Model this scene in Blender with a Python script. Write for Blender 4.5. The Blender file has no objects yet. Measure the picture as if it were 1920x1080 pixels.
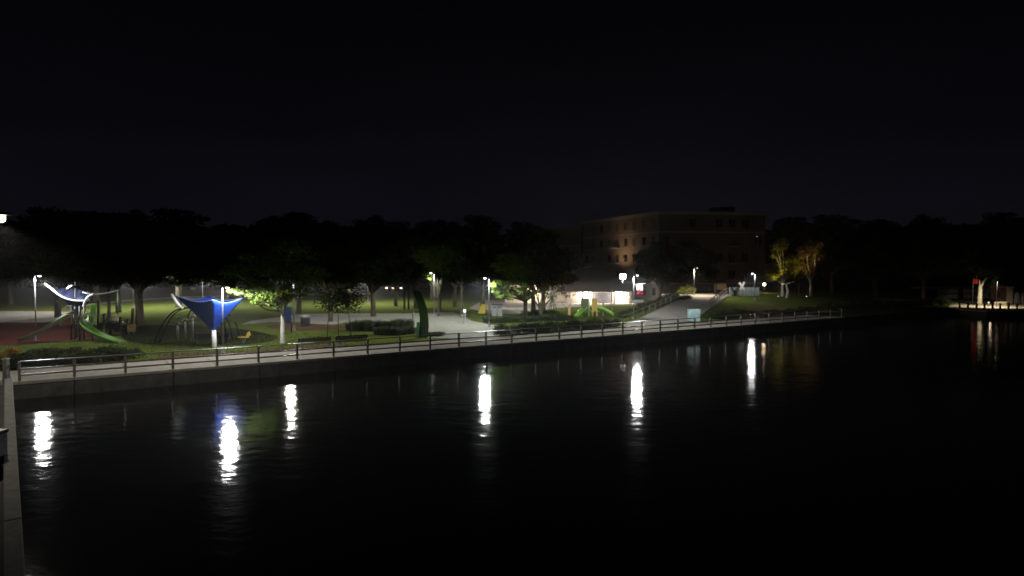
import bpy, bmesh, math, random
from mathutils import Vector, Matrix
R = math.radians
random.seed(7)
SC = bpy.context.scene
COL = SC.collection

# ------------------------------------------------------------------ camera, sky, exposure
FPX = 1200.0                      # focal length in photograph pixels (1920 wide)
CAMZ = 7.35
PITCH = math.atan(38 / FPX)
cam_d = bpy.data.cameras.new('camera')
cam = bpy.data.objects.new('camera', cam_d); COL.objects.link(cam)
cam_d.sensor_width = 36.0
cam_d.lens = 36.0 * FPX / 1920.0
cam_d.clip_start = 0.2; cam_d.clip_end = 3000
cam.location = (0, 0, CAMZ)
cam.rotation_euler = (math.pi / 2 - PITCH, 0, 0)
SC.camera = cam
cam_d.dof.use_dof = True; cam_d.dof.focus_distance = 8.0; cam_d.dof.aperture_fstop = 1.8

W = bpy.data.worlds.new('World'); SC.world = W; W.use_nodes = True
nt = W.node_tree; nt.nodes.clear()
out = nt.nodes.new('ShaderNodeOutputWorld'); bg = nt.nodes.new('ShaderNodeBackground')
tc = nt.nodes.new('ShaderNodeTexCoord'); sx = nt.nodes.new('ShaderNodeSeparateXYZ')
rp = nt.nodes.new('ShaderNodeValToRGB')
nt.links.new(tc.outputs['Generated'], sx.inputs[0]); nt.links.new(sx.outputs['Z'], rp.inputs[0])
cn_ = nt.nodes.new('ShaderNodeTexNoise'); cn_.inputs['Scale'].default_value = 2.2; cn_.inputs['Detail'].default_value = 5
cm_ = nt.nodes.new('ShaderNodeMapping'); cm_.inputs['Scale'].default_value = (1, 1, 3.5); nt.links.new(tc.outputs['Generated'], cm_.inputs[0]); nt.links.new(cm_.outputs[0], cn_.inputs[0])
cr_ = nt.nodes.new('ShaderNodeMapRange'); cr_.inputs['From Min'].default_value = .3; cr_.inputs['From Max'].default_value = .7; cr_.inputs['To Min'].default_value = .82; cr_.inputs['To Max'].default_value = 1.18
nt.links.new(cn_.outputs['Fac'], cr_.inputs[0]); cx_ = nt.nodes.new('ShaderNodeVectorMath'); cx_.operation = 'SCALE'
nt.links.new(rp.outputs[0], cx_.inputs[0]); nt.links.new(cr_.outputs[0], cx_.inputs['Scale']); nt.links.new(cx_.outputs[0], bg.inputs[0]); nt.links.new(bg.outputs[0], out.inputs[0])
e = rp.color_ramp.elements
e[0].position = 0.0; e[0].color = (.48, .47, .72, 1)
e[1].position = 1.0; e[1].color = (.05, .05, .07, 1)
for p, c in ((.10, (.46, .45, .76, 1)), (.20, (.30, .29, .47, 1)), (.40, (.09, .09, .13, 1))):
    k = e.new(p); k.color = c
bg.inputs[1].default_value = 0.0075

SC.view_settings.view_transform = 'Standard'
SC.view_settings.look = 'None'
SC.view_settings.exposure = 0.0
SC.view_settings.gamma = 1.0
SC.view_settings.use_curve_mapping = False
SC.render.engine = 'CYCLES'
cy = SC.cycles
cy.use_denoising = True
cy.max_bounces = 5; cy.diffuse_bounces = 2; cy.glossy_bounces = 3; cy.transmission_bounces = 3
cy.sample_clamp_indirect = 3.0
cy.sample_clamp_direct = 0.0
cy.caustics_reflective = False; cy.caustics_refractive = False
try: cy.use_light_tree = True
except Exception: pass

COOL = (.97, .98, .96); WARM = (1.0, .80, .55); AMBER = (1.0, .52, .18); NEUT = (1.0, .95, .86)

# ------------------------------------------------------------------ geometry of the view
G = 0.95                          # level of boardwalk and park above the water
def ray(px, py):
    u = (px - 960) / FPX; v = (py - 540) / FPX
    fy = math.cos(PITCH) - v * math.sin(PITCH); fz = -v * math.cos(PITCH) - math.sin(PITCH)
    return u / fy, fz / fy
def P(px, py, z=G):
    rx, rz = ray(px, py); d = (z - CAMZ) / rz
    return Vector((rx * d, d, z))
def Q(px, py, d):
    rx, rz = ray(px, py)
    return Vector((rx * d, d, CAMZ + rz * d))
def D(py, z=G): return P(960, py, z).y

PA = P(25, 718); PB = P(1495, 602.3)
U = (PB - PA).normalized(); N = Vector((-U.y, U.x, 0))
def ST(s, t, z=G):
    p = PA + U * s + N * t; return Vector((p.x, p.y, z))
def st(x, y):
    v = Vector((x, y, G)) - PA; return v.dot(U), v.dot(N)
def sm(x, a, b):
    x = max(0.0, min(1.0, (x - a) / (b - a))); return x * x * (3 - 2 * x)
def gh(x, y):
    s, t = st(x, y)
    w = s - (41.5 + 1.67 * t)
    h = 2.0 * sm(w, -9, 0) * sm(t, 4, 24) * (1 - sm(s, 118, 140))
    return G + h
def ground(px, d):
    rx, _ = ray(px, 560); x = rx * d
    return Vector((x, d, gh(x, d)))

# ------------------------------------------------------------------ materials
MATS = {}
def mat(name, col, rough=.8, metal=0, var=.25, scale=4, bump=0.0, spec=.5, col2=None, emit=None, es=0, detail=6):
    if name in MATS: return MATS[name]
    m = bpy.data.materials.new(name); m.use_nodes = True; MATS[name] = m
    n = m.node_tree.nodes; l = m.node_tree.links; b = n['Principled BSDF']
    b.inputs['Roughness'].default_value = rough; b.inputs['Metallic'].default_value = metal
    b.inputs['Specular IOR Level'].default_value = spec if rough < .75 else 0.0
    t = n.new('ShaderNodeTexCoord'); z = n.new('ShaderNodeTexNoise')
    z.inputs['Scale'].default_value = scale; z.inputs['Detail'].default_value = detail; z.inputs['Roughness'].default_value = .65
    l.new(t.outputs['Object'], z.inputs['Vector'])
    r = n.new('ShaderNodeValToRGB'); l.new(z.outputs['Fac'], r.inputs[0])
    c2 = col2 or tuple(c * (1 + var) for c in col); c1 = col if col2 else tuple(c * (1 - var) for c in col)
    r.color_ramp.elements[0].position = .32; r.color_ramp.elements[1].position = .68
    r.color_ramp.elements[0].color = (*c1, 1); r.color_ramp.elements[1].color = (*c2, 1)
    l.new(r.outputs[0], b.inputs['Base Color'])
    if bump:
        q = n.new('ShaderNodeBump'); q.inputs['Strength'].default_value = bump; q.inputs['Distance'].default_value = .05
        l.new(z.outputs['Fac'], q.inputs['Height']); l.new(q.outputs[0], b.inputs['Normal'])
    if emit:
        b.inputs['Emission Color'].default_value = (*emit, 1); b.inputs['Emission Strength'].default_value = es
    return m
def leafmat(name, col, trans=.35, var=.45):
    if name in MATS: return MATS[name]
    m = bpy.data.materials.new(name); m.use_nodes = True; MATS[name] = m
    n = m.node_tree.nodes; l = m.node_tree.links; n.clear()
    o = n.new('ShaderNodeOutputMaterial'); d = n.new('ShaderNodeBsdfDiffuse'); tr = n.new('ShaderNodeBsdfTranslucent')
    mx = n.new('ShaderNodeMixShader'); mx.inputs[0].default_value = trans
    t = n.new('ShaderNodeTexCoord'); z = n.new('ShaderNodeTexNoise'); z.inputs['Scale'].default_value = 1.7; z.inputs['Detail'].default_value = 8
    r = n.new('ShaderNodeValToRGB'); r.color_ramp.elements[0].position = .3; r.color_ramp.elements[1].position = .7
    r.color_ramp.elements[0].color = (*[c * (1 - var) for c in col], 1); r.color_ramp.elements[1].color = (*[c * (1 + var) for c in col], 1)
    l.new(t.outputs['Object'], z.inputs[0]); l.new(z.outputs[0], r.inputs[0])
    l.new(r.outputs[0], d.inputs[0]); l.new(r.outputs[0], tr.inputs[0])
    l.new(d.outputs[0], mx.inputs[1]); l.new(tr.outputs[0], mx.inputs[2]); l.new(mx.outputs[0], o.inputs[0])
    return m
def emat(name, col, s):
    if name in MATS: return MATS[name]
    m = bpy.data.materials.new(name); m.use_nodes = True; MATS[name] = m
    n = m.node_tree.nodes; l = m.node_tree.links; n.clear()
    o = n.new('ShaderNodeOutputMaterial'); em = n.new('ShaderNodeEmission')
    em.inputs[0].default_value = (*col, 1); em.inputs[1].default_value = s; l.new(em.outputs[0], o.inputs[0])
    return m

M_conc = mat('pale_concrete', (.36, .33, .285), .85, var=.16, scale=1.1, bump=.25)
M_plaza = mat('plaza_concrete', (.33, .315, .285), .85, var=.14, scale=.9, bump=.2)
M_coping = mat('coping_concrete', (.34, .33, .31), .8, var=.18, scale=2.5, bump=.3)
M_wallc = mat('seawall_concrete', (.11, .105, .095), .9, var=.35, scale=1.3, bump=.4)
M_pave = mat('promenade_paving', (.17, .165, .16), .85, var=.2, scale=1.7, bump=.25)
M_rail = mat('brown_painted_metal', (.14, .108, .095), .42, var=.25, scale=6, spec=.6)
M_dark = mat('dark_metal', (.025, .025, .028), .45, var=.3, scale=5)
M_pole = mat('galvanised_pole', (.22, .22, .23), .5, .2, var=.2, scale=5)
M_head = mat('lamp_housing', (.16, .16, .17), .4, .4, var=.15)
M_white = mat('white_painted_steel', (.78, .77, .74), .35, var=.08, scale=3)
M_blue = mat('blue_sail_fabric', (.012, .052, .36), .8, var=.18, scale=3, bump=.1)
M_navy = mat('navy_sail_fabric', (.010, .015, .055), .65, var=.2, scale=3, bump=.1)
M_green = mat('lime_green_plastic', (.16, .36, .035), .4, var=.12, scale=3)
M_olive = mat('olive_plastic', (.09, .13, .045), .45, var=.2, scale=3)
M_dgreen = mat('deep_green_paint', (.035, .15, .04), .5, var=.25, scale=2.5)
M_orange = mat('orange_plastic', (.42, .15, .03), .5, var=.2, scale=3)
M_yellow = mat('yellow_plastic', (.34, .25, .03), .45, var=.15, scale=3)
M_wood = mat('brown_timber', (.085, .06, .035), .75, var=.35, scale=5, bump=.3)
M_tan = mat('tan_timber', (.42, .28, .13), .75, var=.2, scale=5, bump=.2)
M_bark = mat('oak_bark', (.065, .055, .042), .95, var=.45, scale=7, bump=.8)
M_pbark = mat('pale_bark', (.42, .40, .35), .9, var=.25, scale=5, bump=.5)
M_grass = mat('lawn', (.062, .098, .016), .95, scale=1.4, bump=.5, col2=(.125, .145, .034), detail=10)
M_rubber = mat('maroon_rubber', (.085, .028, .022), .95, var=.3, scale=3, bump=.2)
M_mulch = mat('bark_mulch', (.10, .062, .042), .95, var=.45, scale=9, bump=.6)
M_asph = mat('asphalt', (.055, .055, .055), .9, var=.3, scale=3, bump=.2)
M_cream = mat('cream_render', (.55, .48, .38), .85, var=.06, scale=1.5)
M_roof = mat('dark_roof_metal', (.05, .045, .045), .6, var=.25, scale=4)
M_brick = mat('tan_brick', (.20, .155, .125), .9, var=.15, scale=2.5)
M_brick2 = mat('brown_brick', (.13, .105, .09), .9, var=.18, scale=2.5)
M_trim = mat('pale_stone_trim', (.33, .30, .26), .85, var=.1, scale=3)
M_glass = mat('dark_window_glass', (.012, .013, .015), .12, var=.2, scale=.6)
M_grey = mat('grey_steel_sheet', (.27, .27, .28), .5, .2, var=.15)
M_teal = mat('teal_print', (.16, .46, .50), .5, scale=1.6, col2=(.75, .82, .80), detail=4)
M_red = mat('red_paint', (.55, .035, .02), .5, var=.15)
M_carw = mat('silver_car_paint', (.42, .42, .42), .3, .3, var=.06)
M_tyre = mat('black_rubber', (.02, .02, .02), .8, var=.3)
M_matte = mat('matte_black_tube', (.014, .014, .015), .9)
M_net = mat('black_rope', (.02, .02, .02), .9)
M_bannerw = mat('white_banner_cloth', (.72, .72, .80), .8, var=.06)
M_stone = mat('limestone', (.40, .37, .31), .9, var=.2, scale=3, bump=.5)
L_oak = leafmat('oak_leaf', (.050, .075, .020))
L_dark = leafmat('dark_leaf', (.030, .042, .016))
L_lit = leafmat('lamp_lit_leaf', (.135, .20, .038))  # brighter leaf copy, lamp light put into its colour
L_shrub = leafmat('shrub_leaf', (.045, .062, .026))
L_grass = leafmat('ornamental_grass_blade', (.085, .10, .060), .25)
L_amber = leafmat('amber_lit_leaf', (.15, .115, .048))  # amber of the tree lighting put into the leaf colour
L_purple = leafmat('purple_leaf', (.055, .025, .03))
L_yel = leafmat('yellow_lit_leaf', (.15, .17, .03))  # yellow lamp light put into the leaf colour

# ------------------------------------------------------------------ mesh builder
class MB:
    def __init__(s): s.v = []; s.f = []
    def add(s, vs, fs):
        o = len(s.v); s.v += [tuple(v) for v in vs]; s.f += [tuple(i + o for i in f) for f in fs]; return s
    def box(s, c, h, rz=0, ax=None):
        c = Vector(c); m = Matrix.Rotation(rz, 3, 'Z') if ax is None else ax
        vs = [c + m @ Vector((sx_ * h[0], sy * h[1], sz * h[2])) for sz in (-1, 1) for sy in (-1, 1) for sx_ in (-1, 1)]
        return s.add(vs, [(0, 2, 3, 1), (4, 5, 7, 6), (0, 1, 5, 4), (2, 6, 7, 3), (0, 4, 6, 2), (1, 3, 7, 5)])
    def bar(s, a, b, w, h):
        a = Vector(a); b = Vector(b); d = b - a; L = d.length; d.normalize()
        up = Vector((0, 0, 1)) if abs(d.z) < .95 else Vector((0, 1, 0))
        y = up.cross(d).normalized(); z = d.cross(y)
        m = Matrix((d, y, z)).transposed()
        return s.box((a + b) / 2, (L / 2, w / 2, h / 2), ax=m)
    def tube(s, pts, r, n=8, cap=True):
        pts = [Vector(p) for p in pts]; k = len(pts)
        rs = r if isinstance(r, (list, tuple)) else [r] * k
        o = len(s.v); prev = None
        for i, p in enumerate(pts):
            d = (pts[min(i + 1, k - 1)] - pts[max(i - 1, 0)])
            if d.length < 1e-6: d = Vector((0, 0, 1))
            d.normalize()
            if prev is None:
                a = d.cross(Vector((.31, .95, .05))); 
                if a.length < .1: a = d.cross(Vector((1, 0, 0)))
            else: a = prev - d * prev.dot(d)
            a.normalize(); prev = a; b = d.cross(a)
            for j in range(n):
                t = 2 * math.pi * j / n
                s.v.append(tuple(p + (a * math.cos(t) + b * math.sin(t)) * rs[i]))
        for i in range(k - 1):
            for j in range(n):
                j2 = (j + 1) % n
                s.f.append((o + i * n + j, o + i * n + j2, o + (i + 1) * n + j2, o + (i + 1) * n + j))
        if cap:
            s.f.append(tuple(o + j for j in reversed(range(n)))); s.f.append(tuple(o + (k - 1) * n + j for j in range(n)))
        return s
    def lathe(s, c, prof, n=16):
        c = Vector(c); o = len(s.v); k = len(prof)
        for r, z in prof:
            for j in range(n):
                t = 2 * math.pi * j / n; s.v.append((c.x + r * math.cos(t), c.y + r * math.sin(t), c.z + z))
        for i in range(k - 1):
            for j in range(n):
                j2 = (j + 1) % n
                s.f.append((o + i * n + j, o + i * n + j2, o + (i + 1) * n + j2, o + (i + 1) * n + j))
        s.f.append(tuple(o + j for j in reversed(range(n)))); s.f.append(tuple(o + (k - 1) * n + j for j in range(n)))
        return s
    def prism(s, poly, z0, z1):
        k = len(poly)
        return s.add([(x, y, z0) for x, y in poly] + [(x, y, z1) for x, y in poly],
                     [tuple(reversed(range(k))), tuple(range(k, 2 * k))] + [(i, (i + 1) % k, k + (i + 1) % k, k + i) for i in range(k)])
    def build(s, name, m, parent=None, smooth=False, bevel=0, loc=None):
        me = bpy.data.meshes.new(name); me.from_pydata(s.v, [], s.f); me.update()
        if smooth:
            for p in me.polygons: p.use_smooth = True
        me.materials.append(m)
        return link(name, me, parent, bevel, loc)
def link(name, me, parent=None, bevel=0, loc=None):
    o = bpy.data.objects.new(name, me); COL.objects.link(o)
    if parent is not None: o.parent = parent
    if loc is not None: o.location = loc
    if bevel:
        b = o.modifiers.new('bevel', 'BEVEL'); b.width = bevel; b.segments = 2; b.limit_method = 'ANGLE'
    return o
def tag(o, label=None, cat=None, group=None, kind=None):
    if label: o['label'] = label
    if cat: o['category'] = cat
    if group: o['group'] = group
    if kind: o['kind'] = kind
    return o
def thing(name, label, cat, loc, rz=0, group=None):
    o = bpy.data.objects.new(name, None); COL.objects.link(o); o.empty_display_size = .3
    o.location = loc; o.rotation_euler = (0, 0, rz)
    return tag(o, label, cat, group)
def copy_tree(o, loc, rz=0, label=None, sc=None, parent=None):
    c = o.copy(); COL.objects.link(c)
    if parent is not None: c.parent = parent
    else:
        c.location = loc; c.rotation_euler = (0, 0, rz)
        if label: c['label'] = label
        if sc: c.scale = sc
    for ch in list(o.children): copy_tree(ch, None, parent=c)
    return c
class Fr:
    """a thing standing at depth d; q() gives local points for what is seen at a pixel, dy metres behind its base"""
    def __init__(s, name, label, cat, px, d, group=None, z=None):
        s.d = d; l = ground(px, d)
        if z is not None: l.z = z
        s.loc = l; s.o = thing(name, label, cat, l, 0, group)
    def q(s, px, py, dy=0): return Q(px, py, s.d + dy) - s.loc
def curve(pts, n=6):
    """Catmull-Rom through points"""
    pts = [Vector(p) for p in pts]; P_ = [pts[0] * 2 - pts[1]] + pts + [pts[-1] * 2 - pts[-2]]; res = []
    for i in range(1, len(P_) - 2):
        for k in range(n):
            t = k / n; a, b, c, d = P_[i - 1:i + 3]
            res.append(.5 * ((2 * b) + (c - a) * t + (2 * a - 5 * b + 4 * c - d) * t * t + (3 * b - a - 3 * c + d) * t ** 3))
    res.append(pts[-1]); return res

# ------------------------------------------------------------------ water, ground, paths
def water_mat():
    m = bpy.data.materials.new('lake_water'); m.use_nodes = True
    n = m.node_tree.nodes; l = m.node_tree.links; b = n['Principled BSDF']
    b.inputs['Base Color'].default_value = (.004, .0045, .0045, 1); b.inputs['Roughness'].default_value = .115
    b.inputs['IOR'].default_value = 1.33
    t = n.new('ShaderNodeTexCoord')
    mp = n.new('ShaderNodeMapping'); mp.inputs['Scale'].default_value = (.8, 1.25, 1); mp.inputs['Rotation'].default_value = (0, 0, .25)
    l.new(t.outputs['Object'], mp.inputs[0])
    a = n.new('ShaderNodeTexNoise'); a.inputs['Scale'].default_value = 1.3; a.inputs['Detail'].default_value = 3; a.inputs['Roughness'].default_value = .5
    c = n.new('ShaderNodeTexNoise'); c.inputs['Scale'].default_value = .22; c.inputs['Detail'].default_value = 2
    l.new(mp.outputs[0], a.inputs[0]); l.new(mp.outputs[0], c.inputs[0])
    ad = n.new('ShaderNodeMath'); ad.operation = 'MULTIPLY_ADD'; ad.inputs[1].default_value = 2.0
    l.new(c.outputs[0], ad.inputs[0]); l.new(a.outputs[0], ad.inputs[2])
    bp = n.new('ShaderNodeBump'); bp.inputs['Strength'].default_value = 1; bp.inputs['Distance'].default_value = .017
    l.new(ad.outputs[0], bp.inputs['Height']); pass
    n.remove(b); o = n['Material Output']
    df = n.new('ShaderNodeBsdfDiffuse'); df.inputs[0].default_value = (.004, .0045, .0042, 1)
    gl = n.new('ShaderNodeBsdfGlossy'); gl.distribution = 'BECKMANN'; gl.inputs['Roughness'].default_value = .128; gl.inputs['Color'].default_value = (1, 1, 1, 1)
    fr = n.new('ShaderNodeFresnel'); fr.inputs[0].default_value = 1.33; mx = n.new('ShaderNodeMixShader')
    l.new(bp.outputs[0], gl.inputs['Normal'])
    g2 = n.new('ShaderNodeBsdfGlossy'); g2.distribution = 'BECKMANN'; g2.inputs['Roughness'].default_value = .24; g2.inputs['Color'].default_value = (1, 1, 1, 1)
    l.new(bp.outputs[0], g2.inputs['Normal']); m2 = n.new('ShaderNodeMixShader'); m2.inputs[0].default_value = .010
    l.new(gl.outputs[0], m2.inputs[1]); l.new(g2.outputs[0], m2.inputs[2])
    l.new(fr.outputs[0], mx.inputs[0]); l.new(df.outputs[0], mx.inputs[1]); l.new(m2.outputs[0], mx.inputs[2]); l.new(mx.outputs[0], o.inputs['Surface'])
    return m
w = MB().add([(-200, -40, 0), (420, -40, 0), (420, 420, 0), (-200, 420, 0)], [(0, 1, 2, 3)]).build('water', water_mat()); tag(w, kind='structure')

mb = MB(); ss = [-170 + 3.0 * i for i in range(0, 180)]; tt = [4.7, 6, 7.5, 9] + [11 + 2.5 * i for i in range(0, 24)] + [75, 85, 100, 120, 145, 180, 230, 300, 420]
for t in tt:
    for s in ss:
        p = ST(s, t); mb.v.append((p.x, p.y, gh(p.x, p.y) - (0.0)))
ns = len(ss)
for i in range(len(tt) - 1):
    for j in range(ns - 1):
        a = i * ns + j; mb.f.append((a, a + 1, a + ns + 1, a + ns))
tag(mb.build('ground', M_grass, smooth=True), kind='structure')

def sheet(name, poly, m, lift=.02, bases=None):
    """a flat laid surface from outline points, following the ground"""
    bm = bmesh.new()
    vs = [bm.verts.new((p.x, p.y, gh(p.x, p.y) + lift)) for p in poly]
    bm.faces.new(vs); bm.normal_update()
    if bm.faces[:][0].normal.z < 0: bmesh.ops.reverse_faces(bm, faces=bm.faces[:])
    bmesh.ops.triangulate(bm, faces=bm.faces[:])
    me = bpy.data.meshes.new(name); bm.to_mesh(me); bm.free(); me.materials.append(m)
    return tag(link(name, me), kind='structure')
def PX(lst): return [P(a, b) for a, b in lst]
def smooth_poly(lst, n=4):
    pts = [Vector((p.x, p.y, 0)) for p in PX(lst)]; k = len(pts); res = []
    for i in range(k):
        a, b, c, d = pts[i - 1], pts[i], pts[(i + 1) % k], pts[(i + 2) % k]
        for j in range(n):
            t = j / n
            res.append(.5 * ((2 * b) + (c - a) * t + (2 * a - 5 * b + 4 * c - d) * t * t + (3 * b - a - 3 * c + d) * t ** 3))
    return res
LIFT = .02
sheet('playground_surface', smooth_poly([(-90, 640), (-90, 596), (30, 592), (130, 598), (190, 612), (185, 632), (110, 640), (20, 648)]), M_rubber, LIFT)
sheet('path', smooth_poly([(-90, 586), (60, 584), (140, 586), (150, 592), (110, 603), (40, 605), (-90, 604)]), M_plaza, LIFT + .012)
sheet('plaza', PX([(800, 634), (790, 622), (768, 608), (740, 603), (650, 605), (610, 611), (560, 604), (505, 604), (452, 609), (470, 602), (520, 595), (560, 589), (640, 588), (760, 588), (850, 585), (862, 591), (885, 602), (920, 609), (960, 615), (990, 621), (975, 628), (900, 636)]), M_plaza, LIFT)
sheet('path', PX([(160, 571), (230, 563), (335, 556.5), (470, 553), (700, 550), (700, 551.6), (470, 555), (336, 558.5), (232, 565.5), (160, 574)]), M_plaza, LIFT)
sheet('forecourt', PX([(925, 590), (880, 578), (905, 563), (1000, 558), (1210, 560), (1203, 570), (1100, 575), (1040, 578), (975, 588)]), M_plaza, LIFT)
sheet('street', PX([(350, 545), (900, 543), (905, 536), (350, 538)]), M_asph, LIFT)
sheet('mulch_bed', smooth_poly([(292, 672), (330, 664), (430, 660), (560, 650), (640, 645), (640, 650), (480, 664), (330, 680), (296, 680)]), M_mulch, LIFT)
sheet('mulch_bed', smooth_poly([(500, 612), (540, 607), (620, 609), (650, 614), (600, 619), (530, 618)]), M_mulch, LIFT + .012)
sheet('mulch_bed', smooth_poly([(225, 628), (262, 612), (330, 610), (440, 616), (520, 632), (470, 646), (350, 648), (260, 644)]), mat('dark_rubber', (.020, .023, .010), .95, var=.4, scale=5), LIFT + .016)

# ramp that climbs from the boardwalk to the landing, in a strip that follows the rise
RL = [P(1148, 614), ]; 
mb = MB(); nr = 14
a0, b0 = P(1150, 617), P(1296, 604); a1, b1 = P(1296, 555, G + 2), P(1366, 554, G + 2)
ramp_edges = []
for i in range(nr + 1):
    t = i / nr; a = a0.lerp(a1, t); b = b0.lerp(b1, t)
    h = G + .05 + 2.05 * sm(t, -.1, 1.05)
    ramp_edges.append((Vector((a.x, a.y, h)), Vector((b.x, b.y, h))))
    mb.v += [(a.x, a.y, h), (b.x, b.y, h), (a.x, a.y, h - 1.2), (b.x, b.y, h - 1.2)]
    if i: 
        k = i * 4; j = k - 4
        mb.f += [(j, j + 1, k + 1, k), (j, k, k + 2, j + 2), (j + 1, j + 3, k + 3, k + 1)]
tag(mb.build('ramp_path', M_plaza), kind='structure')
l0, l1 = ramp_edges[-1]
mb = MB(); c4 = [l0 + Vector((-2, .0, .01)), l1 + Vector((.3, .0, .01)), l1 + Vector((3, 6, .01)), l0 + Vector((-3, 7, .01))]
mb.prism([(p.x, p.y) for p in c4], l0.z - 1.2, l0.z - .003); tag(mb.build('landing', M_plaza), kind='structure')

SP = (PB - PA).length / 29.1
# planted slope of brown mulch right of the ramp, following the rise
mb = MB(); qa, qb = ST(27.6 * SP, 5.2), ST(34.5 * SP, 5.2); qc, qd = P(1402, 562, G + 1.8), P(1600, 562, G + 1.8); nu, nv = 26, 18
for j in range(nv + 1):
    for i in range(nu + 1):
        p = qa.lerp(qb, i / nu).lerp(qc.lerp(qd, i / nu), j / nv); mb.v.append((p.x, p.y, gh(p.x, p.y) + .16))
for j in range(nv):
    for i in range(nu): k = j * (nu + 1) + i; mb.f.append((k, k + 1, k + nu + 2, k + nu + 1))
tag(mb.build('mulch_bed', mat('tan_mulch', (.17, .125, .065), .95, var=.45, scale=3, bump=.6)), kind='structure')

# boardwalk: concrete slabs on a seawall
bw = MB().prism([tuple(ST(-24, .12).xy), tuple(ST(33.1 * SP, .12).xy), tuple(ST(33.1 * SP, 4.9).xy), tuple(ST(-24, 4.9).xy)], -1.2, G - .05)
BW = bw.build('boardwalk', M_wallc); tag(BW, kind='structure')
tag(MB().prism([tuple(ST(33.1 * SP + .05, .2).xy), tuple(ST(210, .2).xy), tuple(ST(210, 4.9).xy), tuple(ST(33.1 * SP + .05, 4.9).xy)], -1.2, G - .03).build('bank', mat('unlit_shore_dark', (.030, .032, .018), .95, var=.4, scale=2, bump=.6)), kind='structure')  # near-black colour stands in for the unlit shore, hides lamp spill
slab_me = None
ang = math.atan2(U.y, U.x)
for i in range(-9, 33):
    if slab_me is None:
        b = MB().box((0, 0, 0), (SP / 2 - .012, 2.5, .085)); o = b.build('slab', M_conc, BW, bevel=.012); slab_me = o.data
    else: o = link('slab', slab_me, BW, bevel=.012)
    c = ST((i + .6) * SP, 2.45); o.location = (c.x, c.y, G - .035 + random.uniform(-.004, .004)); o.rotation_euler = (0, 0, ang)
wp = None
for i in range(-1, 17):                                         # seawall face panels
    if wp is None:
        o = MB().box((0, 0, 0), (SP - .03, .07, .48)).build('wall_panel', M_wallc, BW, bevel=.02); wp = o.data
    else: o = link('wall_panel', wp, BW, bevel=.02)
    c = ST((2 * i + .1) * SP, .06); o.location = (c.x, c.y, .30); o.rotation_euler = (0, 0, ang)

# promenade at the left and its coping
c0 = P(25.5, 742, G + .3); c1 = P(48, 1080, G + .3); cd = (c1 - c0).normalized(); cn = Vector((cd.y, -cd.x, 0))
if cn.x > 0: cn = -cn
far = c0 - cd * 7.6; near = c0 + cd * 48
pl = [far, near, ST(-93, .1), ST(-2.0, .1)]
pm = MB().prism([(p.x, p.y) for p in reversed(pl)], -1.2, G - .06).build('promenade', M_pave); tag(pm, kind='structure')
cop = thing('seawall', 'pale concrete seawall coping along the left edge of the lake', 'wall', far)
wd = .36; k = 0; z_ = 0.0
lens = [7.6, 19, 34]
for Ls in lens:
    a = far + cd * (z_ + .01); b = far + cd * (z_ + Ls - .01); z_ += Ls
    a = a + cn * wd / 2 - far; b = b + cn * wd / 2 - far
    m_ = MB(); m_.bar((a.x, a.y, G + .16 - far.z), (b.x, b.y, G + .16 - far.z), wd, .28)
    m_.build('coping_block', M_coping, cop, bevel=.025)
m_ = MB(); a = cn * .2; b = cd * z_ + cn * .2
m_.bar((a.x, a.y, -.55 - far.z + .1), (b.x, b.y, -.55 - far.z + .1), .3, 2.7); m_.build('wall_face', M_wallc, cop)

# ------------------------------------------------------------------ fence along the boardwalk
fen = thing('boardwalk_fence', 'brown three rail fence along the lake edge of the boardwalk', 'fence', ST(0, .3))
fb = ST(0, .3); post_me = rail_me = cap_me = None
def fence_at(s): 
    p = ST(s, .3) - fb; return p
for i in range(-1, 33):
    p = fence_at((i + 1.1) * SP)
    if post_me is None:
        o = MB().box((0, 0, .54), (.07, .07, .56)).build('post', M_rail, fen, bevel=.012); post_me = o.data
    else: o = link('post', post_me, fen, bevel=.012)
    o.location = (p.x, p.y, 0); o.rotation_euler = (0, 0, ang)
    if i < 32:
        c = fence_at((i + 1.6) * SP)
        for zz in (.36, .70):
            if rail_me is None:
                o = MB().box((0, 0, 0), (SP / 2 - .072, .035, .05)).build('rail', M_rail, fen); rail_me = o.data
            else: o = link('rail', rail_me, fen)
            o.location = (c.x, c.y, zz); o.rotation_euler = (0, 0, ang)
        if cap_me is None:
            o = MB().box((0, 0, 0), (SP / 2 - .006, .10, .028)).build('handrail', M_rail, fen, bevel=.012); cap_me = o.data
        else: o = link('handrail', cap_me, fen, bevel=.012)
        o.location = (c.x, c.y, 1.135); o.rotation_euler = (0, 0, ang)

# ------------------------------------------------------------------ lamps
def batwing(d):
    """the wide-throw distribution of a park luminaire: little straight down, most at 65-75 degrees"""
    d.use_nodes = True; n = d.node_tree.nodes; l = d.node_tree.links; em = n['Emission']
    t = n.new('ShaderNodeTexCoord'); x = n.new('ShaderNodeSeparateXYZ'); a = n.new('ShaderNodeMath'); a.operation = 'ABSOLUTE'; r = n.new('ShaderNodeValToRGB')
    l.new(t.outputs['Normal'], x.inputs[0]); l.new(x.outputs['Z'], a.inputs[0]); l.new(a.outputs[0], r.inputs[0]); l.new(r.outputs[0], em.inputs['Strength'])
    k = r.color_ramp.elements; k[0].position = 0; k[0].color = (.62,) * 3 + (1,); k[1].position = 1; k[1].color = (.12,) * 3 + (1,)
    for p, v in ((.17, .75), (.34, 1.0), (.5, .62), (.71, .27)): e_ = k.new(p); e_.color = (v, v, v, 1)
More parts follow.
